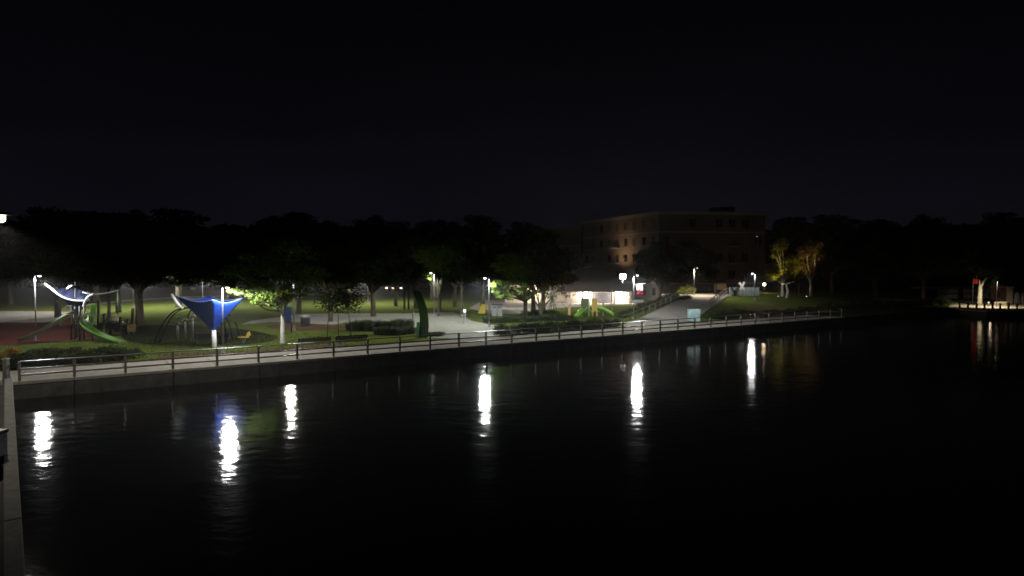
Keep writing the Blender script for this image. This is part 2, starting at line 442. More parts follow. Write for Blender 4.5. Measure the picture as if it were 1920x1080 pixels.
def spot(parent, loc, power, col, size=172, blend=.35, rad=.12, rot=(0, 0, 0), name='lamp_light', wide=False):
    d = bpy.data.lights.new(name, 'SPOT'); d.energy = power; d.color = col
    if wide: batwing(d)
    d.spot_size = R(size); d.spot_blend = blend; d.shadow_soft_size = rad
    o = bpy.data.objects.new(name, d); COL.objects.link(o); o.parent = parent; o.location = loc; o.rotation_euler = rot
    return o
def point(parent, loc, power, col, rad=.1, name='lamp_light'):
    d = bpy.data.lights.new(name, 'POINT'); d.energy = power; d.color = col; d.shadow_soft_size = rad
    o = bpy.data.objects.new(name, d); COL.objects.link(o); o.parent = parent; o.location = loc
    return o
E_cool = emat('cool_led_lens', COOL, 9); E_warm = emat('warm_led_lens', WARM, 8); E_neut = emat('neutral_led_lens', NEUT, 12)
def lamp(px, d, h, label, power, arm=(.4, 0), col=COOL, lens=E_cool, size=176, wide=True):
    t = thing('lamp_post', label, 'street lamp', ground(px, d), 0, 'lamp posts around the park and boardwalk')
    MB().lathe((0, 0, 0), [(.17, 0), (.17, .06), (.10, .10), (.085, .5), (.07, .55)]).build('base', M_pole, t, True)
    MB().tube([(0, 0, .5), (0, 0, h * .5), (0, 0, h)], [.062, .055, .045], 10).build('pole', M_pole, t, True)
    ax, ay = arm; L = math.hypot(ax, ay); ax, ay = ax * min(1, .45 / L), ay * min(1, .45 / L); L = math.hypot(ax, ay); ux, uy = ax / L, ay / L
    MB().tube([(0, 0, h - .02), (ax * .35, ay * .35, h + .03), (ax - ux * .14, ay - uy * .14, h + .03)], .026, 8).build('arm', M_pole, t, True)
    rz = math.atan2(ay, ax)
    hd = MB().box((ax, ay, h + .03), (.19, .11, .035), rz).build('lamp_head', M_head, t, bevel=.02)
    lb = MB().lathe((ax, ay, h - .01), [(.05, -.075), (.10, -.055), (.13, -.02), (.135, .0)], 14).build('lens', lens, t, True)
    spot(t, (ax, ay, h - .12), power, col, size, wide=wide, blend=.12 if wide else .5, rad=.28)
    return t
KW = 2.5
lamp(66, 56, 5.7, 'lamp post at the left edge beside the dull olive slide', 2600 * KW, (.85, -.1))
lamp(417, 47.6, 4.95, 'bright lamp post in front of the blue funnel sail', 2600 * KW, (.42, -.1))
lamp(551, 65, 5.5, 'lamp post hidden by leaves right of the pale trunk', 2200 * KW, (-.4, -.2), NEUT, E_neut)
lamp(917, 69, 5.3, 'lamp post beside the lit leaves at the plaza edge', 3700 * KW, (-.6, -.1), (.92, 1, .92), E_neut)
lampD = lamp(1188, 73, 5.3, 'lamp post carrying the red and white banner near the ramp', 2600 * KW, (.6, -.45))
lamp(1415, 98, 4.2, 'lamp post on the lawn right of the white X', 800 * KW, (-.5, -.1), COOL)
lamp(1301, 100, 4.4, 'dim lamp post beside the yellow green bush', 3000, (.44, -.08), (1, .82, .6), emat('dim_lens', WARM, 2.5), 136, False)
lamp(814, 82, 5.75, 'lamp post in leaves behind the curved green column', 1700 * KW, (-.4, -.3), (.92, 1, .85), E_neut, 148)
lamp(250, 98, 5.6, 'lamp post on the far lawn behind the left play area', 9000 * KW, (.4, -.3), NEUT, E_neut)
lamp(690, 112, 5.6, 'far lamp post on the lawn between the dark trunks', 9000 * KW, (.4, -.3), NEUT, E_neut)
lamp(380, 110, 5.6, 'far lamp post behind the blue funnel sail', 7000 * KW, (.4, -.3), NEUT, E_neut)
lamp(1010, 100, 5.6, 'lamp post behind the purple leaved tree', 7000 * KW, (.4, -.3), NEUT, E_neut)

# bright street light at the far left edge, over the promenade
t = thing('street_light', 'tall street light with a warm bright head at the left frame edge', 'street lamp', Vector((Q(0, 415, 29).x, 29, G)))
hz = Q(1, 412, 29).z - G
MB().tube([(-1.4, 0, 0), (-1.4, 0, hz * .6), (-1.4, 0, hz + .1), (-.9, 0, hz + .35), (-.2, 0, hz + .3)], [.11, .085, .06, .05, .045], 10).build('pole', M_pole, t, True)
MB().box((0.05, 0, hz + .26), (.42, .18, .06)).build('lamp_head', M_head, t, bevel=.03)
MB().lathe((0.05, 0, hz + .06), [(.07, -.18), (.15, -.12), (.17, 0), (.17, .15)], 14).build('lens', emat('bright_warm_lens', (1, .88, .62), 8), t, True)
spot(t, (0.05, 0, hz - .2), 4200, (1, .93, .80), 146, .35, .15, wide=True)

# ------------------------------------------------------------------ foliage
def leaves(mb, c, r, n, size, rng, flat=0.0):
    cx, cy_, cz = c; rx, ry, rz = r
    for _ in range(n):
        u = Vector((rng.gauss(0, 1), rng.gauss(0, 1), rng.gauss(0, 1))).normalized() * (rng.random() ** .45)
        p = Vector((cx + u.x * rx, cy_ + u.y * ry, cz + u.z * rz))
        a = Vector((rng.gauss(0, 1), rng.gauss(0, 1), rng.gauss(0, .6))).normalized()
        b = a.cross(Vector((rng.gauss(0, 1), rng.gauss(0, 1), rng.gauss(0, 1)))).normalized()
        s = size * rng.uniform(.6, 1.3)
        mb.add([p - a * s, p + b * s * .45, p + a * s, p - b * s * .45], [(0, 1, 2, 3)])
def tree(name, label, loc, h, clumps, trunk_r, leaf=.16, per=380, lm=L_oak, bark=M_bark, group=None, seed=1, fork=None, cat='tree'):
    """clumps: (x, y, z, rx, ry, rz) about the foot of the trunk"""
    rng = random.Random(seed); t = thing(name, label, cat, loc, 0, group)
    zb = fork or min(c[2] - c[5] * .6 for c in clumps) * .8
    top = max(c[2] for c in clumps)
    m = MB(); wob = [rng.uniform(-.12, .12) for _ in range(4)]
    m.tube(curve([(0, 0, -.3), (wob[0] * .3, wob[1] * .3, zb * .5), (wob[0], wob[1], zb), (wob[2] * 2, wob[3] * 2, zb + (top - zb) * .6)], 4),
           [trunk_r * 1.45] + [trunk_r * (1.1 - .055 * i) for i in range(1, 13)], 10)
    for c in clumps:
        e = Vector(c[:3]); s0 = Vector((wob[0], wob[1], zb * rng.uniform(.8, 1.1)))
        mid = s0.lerp(e, .5) + Vector((rng.uniform(-.4, .4), rng.uniform(-.4, .4), rng.uniform(-.1, .5)))
        k = len(curve([s0, mid, e], 4)); r0 = trunk_r * rng.uniform(.4, .6)
        m.tube(curve([s0, mid, e], 4), [r0 * (1 - .8 * i / (k - 1)) + .012 for i in range(k)], 7)
        for _ in range(3):
            q = e + Vector((rng.uniform(-1, 1) * c[3] * .8, rng.uniform(-1, 1) * c[4] * .8, rng.uniform(-.8, .8) * c[5]))
            a = mid.lerp(e, rng.uniform(.2, .9)); m.tube([a, a.lerp(q, .5) + Vector((0, 0, .15)), q], [r0 * .25 + .01, r0 * .15 + .01, .008], 5)
    m.build('trunk', bark, t, True)
    m = MB()
    for c in clumps:
        n = int(per * (c[3] * c[4] * c[5]) ** .55)
        leaves(m, c[:3], c[3:], n, leaf, rng)
        for _ in range(5):                                    # ragged side sprays
            u = Vector((rng.gauss(0, 1), rng.gauss(0, 1), rng.gauss(0, .7))).normalized()
            leaves(m, (c[0] + u.x * c[3] * .95, c[1] + u.y * c[4] * .95, c[2] + u.z * c[5] * .95), (c[3] * .4, c[4] * .4, c[5] * .3), n // 12, leaf, rng)
    m.build('crown', lm, t)
    return t
def oak_clumps(h, w, z0, rng, n=13):
    res = []
    for i in range(n):
        a = rng.uniform(0, 6.283); rr = w * math.sqrt(rng.random()) * .72; f = rng.random()
        z = z0 + .9 + (h - z0 - 2.2) * f * (1 - .25 * (rr / w))
        s = w * rng.uniform(.17, .42)
        res.append((rr * math.cos(a), rr * math.sin(a), z, s, s, s * rng.uniform(.5, .75)))
    res.append((0, 0, h - w * .3, w * .4, w * .4, w * .28)); res.append((0, 0, (h + z0) / 2, w * .5, w * .5, (h - z0) * .33))
    return res
OAKS = []
for v in range(4):
    rng = random.Random(40 + v); h = 10.5
    o = tree('oak_tree', 'x', (0, -300, 0), h, oak_clumps(h, 5.2, 3.3, rng, 26), .26, .20, 420, L_dark, seed=50 + v)
    OAKS.append(o)
TG = 'dark park trees behind the play areas'
used = set()
def oak(px, py_top, d, v, label, wsc=1.0, lowest=None):
    py_top += random.uniform(-16, 18); wsc *= random.uniform(.8, 1.3)
    p = ground(px, d); top = Q(px, py_top, d).z - p.z; z = top / 10.5
    loc = (p.x, p.y, p.z - .05); rz = random.uniform(0, 6.28); s = (z * wsc, z * wsc, z)
    if v not in used:
        used.add(v); o = OAKS[v]; o.location = loc; o.rotation_euler = (0, 0, rz); o.scale = s; o['label'] = label
    else: o = copy_tree(OAKS[v], loc, rz, label, s)
    o['group'] = TG
    return o
for a in [
    (-30, 385, 84, 0, 'dark tree at the left edge of the park behind the street light', 1.1),
    (108, 382, 82, 1, 'dark tall tree behind the navy sail with lit lower twigs', 1.0),
    (222, 386, 92, 2, 'dark round tree above the left lawn lamp', 1.15),
    (262, 408, 76, 3, 'dark tree whose thick trunk stands right of the play tower', .9),
    (335, 400, 104, 0, 'dark tree on the far lawn left of the blue sail', 1.2),
    (432, 410, 96, 1, 'dark tree rising straight behind the blue sail lamp', 1.2),
    (620, 404, 76, 2, 'dark low tree over the paved path and black bin', 1.0),
    (700, 402, 84, 3, 'dark dense tree above the box hedge', 1.0),
    (655, 408, 118, 1, 'dark far tree behind the bin path', 1.3),
    (742, 407, 106, 0, 'dark tree with twin trunks on the mown lawn', 1.1),
    (780, 420, 100, 2, 'dark tree just behind the curved green column', .9),
    (852, 424, 104, 3, 'dark tree right of the lamp with glowing leaves', 1.0),
    (905, 418, 94, 0, 'dark thick trunked tree behind the yellow play panel', 1.0),
    (985, 424, 98, 1, 'dark tree left of the pavilion forecourt', 1.0),
    (1020, 440, 84, 2, 'dark spreading tree in front of the pale forecourt', .95),
    (1238, 434, 110, 3, 'dark tree between the pavilion and the ramp', 1.0),
    (1290, 446, 116, 1, 'dark tree at the head of the ramp before the apartments', .8),
    (20, 402, 112, 3, 'dark far tree beyond the rubber playground', 1.3),
    (180, 398, 122, 0, 'dark far tree behind the navy sail lawn', 1.3),
    (520, 414, 126, 2, 'dark far tree seen over the pale trunk', 1.3),
    (560, 402, 88, 1, 'dark tree between the pale trunk and the bin', 1.0),
    (810, 416, 130, 1, 'dark far tree behind the glowing leaves', 1.3),
    (1560, 404, 118, 0, 'dark tree right of the amber lit pair', 1.2),
    (1640, 402, 128, 2, 'dark tree on the unlit right bank', 1.3),
    (1730, 398, 122, 3, 'dark tree left of the lakeside platform', 1.25),
    (1800, 406, 134, 1, 'dark tree behind the red sign', 1.2),
    (1880, 400, 126, 0, 'dark tree behind the platform kiosk', 1.2),
    (1960, 392, 118, 2, 'dark tree at the right edge of the view', 1.2),
    (1480, 412, 134, 1, 'dark far tree behind the amber lit pair', 1.2)]:
    oak(*a)

# pale trunk tree next to the bright lamp
f = ground(529, 54); zz = lambda py, d=54: Q(0, py, d).z - G
cl = []
for (px, py, dy, s) in [(430, 546, -5.4, .22), (440, 543, -5.0, .28), (449, 550, -4.6, .3), (459, 545, -4.2, .34), (468, 556, -4.0, .36), (478, 548, -3.6, .42), (487, 560, -3.9, .36), (496, 550, -3.4, .5), (507, 558, -3.6, .46), (517, 553, -3.0, .55), (516, 574, -3.1, .34), (508, 568, -3.4, .36), (484, 571, -4.0, .26), (537, 560, -2.0, .55), (475, 566, -4.2, .26), (528, 548, -2.6, .6), (500, 538, -2.2, .7), (545, 535, .3, 1.2), (470, 530, -1.5, .8), (560, 548, .6, .8), (530, 505, .4, 1.7), (575, 515, 1, 1.6), (490, 495, .2, 1.7), (545, 475, .6, 1.8), (440, 510, -.4, 1.1)]:
    q = Q(px, py, 54 + dy); cl.append((q.x - f.x, q.y - f.y, q.z - f.z, s * 1.15, s, s * .62))
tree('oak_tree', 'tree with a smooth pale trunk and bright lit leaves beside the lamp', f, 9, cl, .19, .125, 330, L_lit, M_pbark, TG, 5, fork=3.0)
# tree lit by the plaza lamp
f = ground(985, 82); cl = []
for (px, py, dy, s) in [(924, 535, -11, .4), (932, 530, -9.5, .5), (930, 547, -10, .45), (938, 540, -8.5, .6), (937, 555, -9.3, .5), (946, 548, -8, .6), (945, 534, -7.5, .7), (955, 557, -8, .6), (968, 540, -5.5, 1.2), (990, 548, -4, 1.2), (965, 512, -5, 1.6), (1000, 520, -3, 2), (1025, 540, -2, 1.7), (1040, 515, 0, 2), (985, 490, -2, 2.3), (1015, 480, 0, 2.4), (950, 495, -4, 1.6)]:
    q = Q(px, py, 82 + dy); cl.append((q.x - f.x, q.y - f.y, q.z - f.z, s, s, s * .8))
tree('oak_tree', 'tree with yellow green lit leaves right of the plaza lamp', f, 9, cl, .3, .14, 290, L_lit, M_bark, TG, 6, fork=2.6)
# leaves glowing at the lamp behind the green column
f = ground(822, 84); cl = [(Q(px, py, 84 + dy).x - f.x, dy, Q(px, py, 84 + dy).z - f.z, s, s, s * .8) for px, py, dy, s in [(807, 514, -1.2, .4), (803, 519, -.9, .4), (800, 513, -.6, .5), (808, 522, -.7, .35), (815, 498, .6, 1.2), (835, 503, 1, 1.1), (822, 480, 0, 2.2), (795, 475, 0, 1.8), (850, 480, .5, 1.8)]]
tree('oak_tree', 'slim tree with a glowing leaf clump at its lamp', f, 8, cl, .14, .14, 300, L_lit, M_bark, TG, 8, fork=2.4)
f = ground(112, 70); cl = [(Q(px, py, 70 + dy).x - f.x, dy, Q(px, py, 70 + dy).z - f.z, s, s, s * .6) for px, py, dy, s in [(85, 524, 1, .8), (100, 520, .4, .9), (122, 516, .5, .9), (128, 506, 0, 1.3), (95, 505, .4, 1.4), (110, 485, 1, 2.2)]]
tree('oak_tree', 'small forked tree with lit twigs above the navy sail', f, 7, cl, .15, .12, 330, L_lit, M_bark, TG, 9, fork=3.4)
# multi-stemmed trees before the forecourt
def stems(px, d, base_py, tips, label, lm, crown, seed, r=.09, bark=M_bark):
    f = ground(px, d); t = thing('multi_stem_tree', label, 'tree', f); rng = random.Random(seed); m = MB()
    for (tx, ty) in tips:
        e = Q(tx, ty, d + rng.uniform(-.8, .8)) - f
        m.tube(curve([(0, 0, -.1), (e.x * .12, e.y * .2, e.z * .4), (e.x * .6, e.y * .6, e.z * .7), tuple(e)], 5), [r * (1.2 - .95 * i / 15) for i in range(16)], 7)
    m.build('trunk', bark, t, True); m = MB()
    for (px_, py_, s) in crown:
        q = Q(px_, py_, d + rng.uniform(-1, 1)) - f; leaves(m, q, (s, s, s * .7), int(150 * s * s), .13, rng)
    m.build('crown', lm, t); return t
stems(1014, 78, 605, [(992, 545), (1003, 540), (1018, 532), (1030, 538), (1040, 548)], 'dark many stemmed tree silhouetted on the pale forecourt', L_purple,
      [(990, 540, 1.1), (1005, 530, 1.3), (1022, 524, 1.4), (1038, 536, 1.2), (1052, 545, 1.0), (975, 550, .8), (1030, 510, 1.5), (1060, 528, 1.1)], 3, .15)
stems(1067, 84, 590, [(1050, 562), (1062, 556), (1074, 553), (1084, 566)], 'thin arching bare shrub left of the green play slide', L_shrub, [(1064, 556, .4), (1078, 552, .4)], 4, .035)
for i, (px, d, lb) in enumerate([(613, 58.5, 'thin leaning young tree behind the left bench'), (634, 58, 'thin staked young tree between the two benches'), (657, 58, 'thin young tree behind the right bench')]):
    stems(px, d, 640, [(px + 4 * (1 - i), 582)], lb, L_dark, [(px + 3, 578, .8), (px - 6, 568, 1.0), (px + 10, 562, 1.1), (px, 552, 1.2)], 20 + i, .045)
# bare grey trunks seen under the crowns
for i, (px, d, r, lb) in enumerate([(258, 72, .24, 'thick dark trunk right of the play frame'), (266, 78, .2, 'dark trunk just behind the thick one'), (204, 84, .2, 'dark trunk beside the lit lawn edge'), (905, 88, .32, 'thick trunk behind the yellow play panel'), (866, 82, .17, 'straight trunk behind the bollard light'), (758, 98, .16, 'left twin trunk on the mown lawn'), (766, 98, .14, 'right twin trunk on the mown lawn'), (826, 96, .17, 'trunk right of the lit lamp pole'), (1000, 90, .36, 'thick trunk at the forecourt edge')]):
    f = ground(px, d); h = Q(px, 520, d).z - f.z
    tree('oak_tree', lb, f, h + 3, [(0, 0, h + 1.2, 1.8, 1.8, 1.2), (1.2, .4, h + .6, 1.3, 1.3, .9), (-1.3, .2, h + .8, 1.3, 1.3, .9)], r, .18, 160, L_dark, M_bark, TG, 90 + i, fork=h * .75)
# amber lit pair on the right lawn
f = ground(1467, 106); cl = [(Q(px, py, 106).x - f.x, dy, Q(px, py, 106).z - f.z, s, s, s * .8) for px, py, dy, s in [(1452, 465, -1, 1.0), (1462, 458, -1, 1.2), (1450, 478, -.8, .8), (1470, 495, 0, 1.8), (1485, 490, 0, 1.6), (1455, 515, 0, 1.3), (1445, 520, -.5, 1.0), (1480, 510, .5, 1.6)]]
tree('lawn_tree', 'left amber lit tree with a pale trunk on the right lawn', f, 9, cl, .26, .17, 330, L_yel, M_pbark, None, 11, fork=2.4)
f = ground(1520, 109); cl = [(Q(px, py, 109).x - f.x, dy, Q(px, py, 109).z - f.z, s, s, s * .8) for px, py, dy, s in [(1505, 470, -1, 1.4), (1520, 462, -1, 1.5), (1512, 485, 0, 1.7), (1530, 480, 0, 1.6), (1540, 500, 0, 1.6), (1515, 508, .3, 1.7), (1500, 500, 0, 1.3)]]
tree('lawn_tree', 'right amber lit tree with a leaning pale trunk', f, 9, cl, .24, .17, 330, L_amber, M_pbark, None, 12, fork=2.6)
f = ground(1498, 110)
tree('lawn_tree', 'thin dark trunk between the amber lit pair', f, 8, [(0, 0, 5, 1.8, 1.8, 1.1), (1, 0, 6, 1.5, 1.5, 1)], .13, .17, 150, L_amber, M_bark, None, 13, fork=3)

# shrubs: three kinds, copied
def shrub_mesh(kind, seed):
    rng = random.Random(seed); m = MB()
    if kind == 'leafy':
        for _ in range(7):
            a = rng.uniform(0, 6.28); leaves(m, (math.cos(a) * .5, math.sin(a) * .4, rng.uniform(.3, .75)), (.5, .45, .36), 130, .085, rng)
    elif kind == 'blade':
        for _ in range(420):
            a = rng.uniform(0, 6.28); r = .5 * math.sqrt(rng.random()); x, y = r * math.cos(a), r * math.sin(a); h = rng.uniform(.55, 1.15); l = rng.uniform(.1, .5)
            w_ = .014; dx, dy = math.cos(a) * l, math.sin(a) * l; ex, ey = -math.sin(a) * w_, math.cos(a) * w_
            m.add([(x - ex, y - ey, 0), (x + ex, y + ey, 0), (x + dx * .4 + ex, y + dy * .4 + ey, h * .75), (x + dx * .4 - ex, y + dy * .4 - ey, h * .75), (x + dx, y + dy, h)], [(0, 1, 2, 3), (3, 2, 4)])
    else:
        for _ in range(10): leaves(m, (rng.uniform(-.9, .9), rng.uniform(-.25, .25), rng.uniform(.2, .8)), (.35, .3, .28), 110, .06, rng)
    me = bpy.data.meshes.new('shrub_foliage'); me.from_pydata(m.v, [], m.f); return me
SM = {k: [shrub_mesh(k, 60 + i) for i in range(3)] for k in ('leafy', 'blade', 'box')}
mats_for = {'leafy': L_shrub, 'blade': L_grass, 'box': L_dark}
for k in SM:
    for me in SM[k]: me.materials.append(mats_for[k])
SHR = {}
def shrub(kind, px, d, sx_, sz_, label, name='shrub', group=None, cat='shrub', m=None):
    me = random.choice(SM[kind])
    if m is not None:
        me = me.copy(); me.materials.clear(); me.materials.append(m)
    p = ground(px, d); o = bpy.data.objects.new(name, me); COL.objects.link(o)
    o.location = (p.x, p.y, p.z - .04); o.rotation_euler = (0, 0, random.uniform(-.4, .4) if kind == 'box' else random.uniform(0, 6.28)); o.scale = (sx_, sx_ if kind != 'box' else sz_, sz_)
    return tag(o, label, cat, group)
ORD = 'first second third fourth fifth sixth seventh eighth ninth tenth eleventh twelfth thirteenth fourteenth fifteenth sixteenth seventeenth eighteenth nineteenth twentieth'.split()
def row(kind, px0, px1, n, d0, d1, sx_, sz_, label, group, name='shrub', cat='shrub', jit=.5, m=None):
    for i in range(n):
        t = (i + .5) / n; lab = label.replace('#', ORD[i]); px = px0 + (px1 - px0) * t + random.uniform(-jit, jit) * (px1 - px0) / n
        d = d0 + (d1 - d0) * t + random.uniform(-.7, .7)
        shrub(kind, px, d, sx_ * random.uniform(.8, 1.2), sz_ * random.uniform(.8, 1.15), lab, name, group, cat, m)
def dfence(px):                        # depth of the boardwalk's back edge in a column
    rx, _ = ray(px, 600); a = ST(0, 5.1); 
    k = (a.y * rx - a.x) / (U.x - U.y * rx); return a.y + U.y * k
row('leafy', 5, 245, 15, dfence(5) + 1.2, dfence(245) + 1.6, 1.15, .95, '# from left of the low dark shrubs along the left boardwalk', 'shrubs behind the left boardwalk')
row('leafy', 40, 200, 9, dfence(40) + 3.0, dfence(200) + 3.2, 1.1, .9, '# from left in the second shrub row below the play slides', 'shrubs below the left play slides')
row('blade', 655, 775, 16, 64.5, 66, 1.0, 1.05, '# from left of the pale grass clumps beside the paved path', 'grass clumps beside the plaza path', 'ornamental_grass', 'grass clump')
row('leafy', 668, 712, 4, 66, 66, .9, 1.15, '# from left of the dark bushes inside the pale grass bed', 'dark bushes in the grass bed')
row('blade', 700, 775, 9, 61, 62, .9, .75, '# from left of the small grass tufts before the green column', 'grass tufts near the green column', 'ornamental_grass', 'grass clump')
row('leafy', 930, 1150, 18, dfence(930) + 1.4, dfence(1150) + 1.8, 1.15, 1.05, '# from left of the dark shrubs behind the middle boardwalk fence', 'shrubs behind the middle boardwalk')
row('leafy', 905, 1080, 13, 74, 79, 1.2, .8, '# from left of the grey green shrubs behind the plaza lamp', 'shrubs in the back of the middle bed', m=leafmat('grey_green_leaf', (.055, .07, .038)))
row('leafy', 800, 830, 3, 59.5, 60.5, .8, .5, '# from left of the low bushes at the green column foot', 'bushes at the green column')
row('leafy', 985, 1040, 5, 84, 84, 1.2, .95, '# from left of the dark round bushes before the forecourt', 'bushes before the forecourt')
row('leafy', 1160, 1285, 13, 76, 95, 1.1, .8, '# shrub up the planted bank left of the ramp', 'shrubs on the bank left of the ramp')
row('leafy', 1195, 1270, 8, 84, 98, 1.1, 1.0, '# of the taller shrubs going up behind the ramp railing', 'taller shrubs along the ramp bank')
row('leafy', 1325, 1400, 9, dfence(1325) + 3, dfence(1400) + 4, 1.1, 1.0, '# from left of the green shrubs right of the notice board', 'shrubs right of the notice board')
row('leafy', 1390, 1530, 14, 80, 92, 1.1, .8, '# from left of the brown shrubs on the slope below the X', 'shrubs on the dim right slope', m=leafmat('brown_green_leaf', (.085, .07, .03)))
row('leafy', 1545, 1780, 14, 92, 108, 1.6, 1.4, '# from left of the unlit shrubs on the dark right bank', 'dark shrubs on the right bank')
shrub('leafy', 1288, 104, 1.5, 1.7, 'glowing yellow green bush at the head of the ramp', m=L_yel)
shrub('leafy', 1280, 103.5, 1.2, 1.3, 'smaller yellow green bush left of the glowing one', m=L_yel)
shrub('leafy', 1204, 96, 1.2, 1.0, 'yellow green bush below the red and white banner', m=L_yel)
shrub('leafy', 12, dfence(12) + 4.2, .75, 1.1, 'orange flowering bush at the far left', m=leafmat('orange_flower', (.30, .16, .03)))
# short mown-edge grass along the lawn front: uncountable tufts
m = MB(); rng = random.Random(99)
for _ in range(7000):
    px = rng.uniform(-40, 1000); px = px - 300 if 640 < px else px; d = dfence(px) + rng.uniform(.3, 13) ; p = ground(px, d); a = rng.uniform(0, 6.28); h = rng.uniform(.05, .16); w_ = rng.uniform(.02, .05)
    m.add([(p.x - math.cos(a) * w_, p.y - math.sin(a) * w_, p.z - .01), (p.x + math.cos(a) * w_, p.y + math.sin(a) * w_, p.z - .01), (p.x + rng.uniform(-.05, .05), p.y, p.z + h)], [(0, 1, 2)])
tag(m.build('grass', leafmat('grass_blade', (.10, .135, .030), .3)), kind='stuff')

# ------------------------------------------------------------------ play area on the left
def solid(o, th):
    m = o.modifiers.new('thickness', 'SOLIDIFY'); m.thickness = th; m.offset = 0; return o
def funnel(frm, corners, apex, sag, matr, hem_m, hem_r, post_xy, label_hem=None, nseg=14, nd=9, curl=.12):
    """tulip sail: a hem sagging between the corners, cloth drawn down to the post"""
    n = len(corners); ring = []
    for i in range(n):
        a, b = Vector(corners[i]), Vector(corners[(i + 1) % n])
        for k in range(nseg):
            t = k / nseg; p = a.lerp(b, t); p.z -= sag * 4 * t * (1 - t); c = Vector(apex)
            inn = .16 * 4 * t * (1 - t); p.x += (c.x - p.x) * inn; p.y += (c.y - p.y) * inn; ring.append(p)
    m = MB(); A = Vector(apex); N_ = len(ring)
    for j in range(nd + 1):
        f = j / nd
        for p in ring:
            q = p.lerp(A, f)
            rr = (1 - f) ** (1 + curl); q.x = A.x + (p.x - A.x) * max(rr, .03); q.y = A.y + (p.y - A.y) * max(rr, .03); m.v.append(tuple(q))
    for j in range(nd):
        for i in range(N_):
            i2 = (i + 1) % N_; m.f.append((j * N_ + i, j * N_ + i2, (j + 1) * N_ + i2, (j + 1) * N_ + i))
    solid(m.build('sail', matr, frm.o, True), .03)
    return ring, nseg
# blue funnel sail
F = Fr('shade_sail', 'bright blue funnel shade sail on a pale post behind the boardwalk', 'shade sail', 403, 50.2)
q = F.q
cs = [q(325, 553, .5), q(400, 562, -2.2), q(459, 557, .3), q(392, 553, 3.2)]
ring, ns_ = funnel(F, cs, q(401, 624), .35, M_blue, M_white, .05, None)
MB().tube([q(402, 662), q(402, 640), q(401, 618)], [.19, .17, .15], 12).build('post', M_white, F.o, True)
MB().tube(curve([q(322, 551, .5), q(327, 560, .45), q(334, 570, .3), (q(343, 578, .2))], 5), .10, 10).build('beam', M_white, F.o, True)
MB().tube(ring[0:ns_ * 4] + [ring[0]], .025, 6).build('hem_cable', M_grey, F.o, True)
# navy sail with white hems
F = Fr('shade_sail', 'navy shade sail with curved white hem tubes over the left play slides', 'shade sail', 143, 58.5); q = F.q
cA, cB, cC = q(84, 532, -.6), q(180, 551, -1.0), q(226, 541, 2.2)
arc1 = curve([cA, q(96, 541, -.8), q(108, 551, -1), q(122, 559, -1.1), q(140, 563.5, -1.1), q(158, 564, -1.1), q(168, 563, -1)], 5)
arc2 = curve([q(155, 548, -.6), q(168, 551, -.4), q(186, 551.5, .2), q(205, 548.5, 1), q(222, 544, 2)], 5)
arc3 = curve([q(156, 576, -1.3), q(159, 566, -1.2), q(166, 556, -1.1), q(176, 551.5, -1.0)], 5)
MB().tube(arc1, .07, 10).build('hem_tube', M_white, F.o, True); MB().tube(arc2, .05, 10).build('hem_tube', M_white, F.o, True); MB().tube(arc3, .085, 10).build('hem_tube', M_white, F.o, True)
ap = q(141, 604, 0); m = MB(); nA = len(arc1)
top = [q(90 + 78 * i / (nA - 1), 537 + 9 * i / (nA - 1), 1.5 + .3 * math.sin(i)) for i in range(nA)]
for i in range(nA): m.v += [tuple(top[i]), tuple((top[i] + arc1[i]) / 2 + Vector((0, .1, -.12))), tuple(arc1[i])]
for i in range(nA - 1):
    for j in range(2): m.f.append((i * 3 + j, i * 3 + j + 1, i * 3 + j + 4, i * 3 + j + 3))
solid(m.build('sail', M_navy, F.o, True), .03)
m = MB()
for i in range(nA):
    for j in range(6):
        f_ = j / 5; p = arc1[i].lerp(ap, f_ * .8); p.x = ap.x + (arc1[i].x - ap.x) * (1 - f_ * .85) ** 1.5; m.v.append(tuple(p + Vector((0, .25, -.03))))
for i in range(nA - 1):
    for j in range(5): m.f.append((i * 6 + j, i * 6 + j + 1, i * 6 + j + 7, i * 6 + j + 6))
solid(m.build('sail', M_navy, F.o, True), .03)
MB().tube([q(143, 648), q(142, 600), q(141, 528)], [.16, .13, .06], 10).build('post', M_dark, F.o, True)
MB().box(q(131, 538, -.3), (.28, .12, .05), ax=Matrix.Rotation(-.6, 3, 'Y')).build('floodlight', M_white, F.o, bevel=.02)

# slide tower below the navy sail
F = Fr('play_tower', 'dark play tower with a green curved slide and a dull chute', 'play structure', 147, 56.0); q = F.q
for (px, dy) in ((134, .4), (150, -.4), (158, .9), (141, 1.2)):
    MB().tube([q(px, 648, dy) * 1.0, q(px, 574, dy)], .09, 8).build('post', M_dark, F.o, True)
MB().prism([(q(131, 600, 0).x, .1), (q(160, 600, 0).x, -.1), (q(162, 600, 0).x, 1.3), (q(134, 600, 0).x, 1.5)], q(140, 612).z, q(140, 608).z).build('platform', M_olive, F.o)
mb_ = MB()
for px in (136, 140, 144, 148): mb_.bar(q(px, 611, -.3), q(px, 580, -.3), .05, .05)
mb_.bar(q(134, 580, -.3), q(152, 580, -.3), .06, .06); mb_.build('railing', M_dark, F.o)
# white chevron roof tip
mb_ = MB(); a, b, c = q(123, 580, -.2), q(130, 573, -.3), q(136, 584, -.2)
mb_.bar(a, b, .5, .07); mb_.bar(b, c, .5, .07); mb_.build('roof', M_white, F.o)
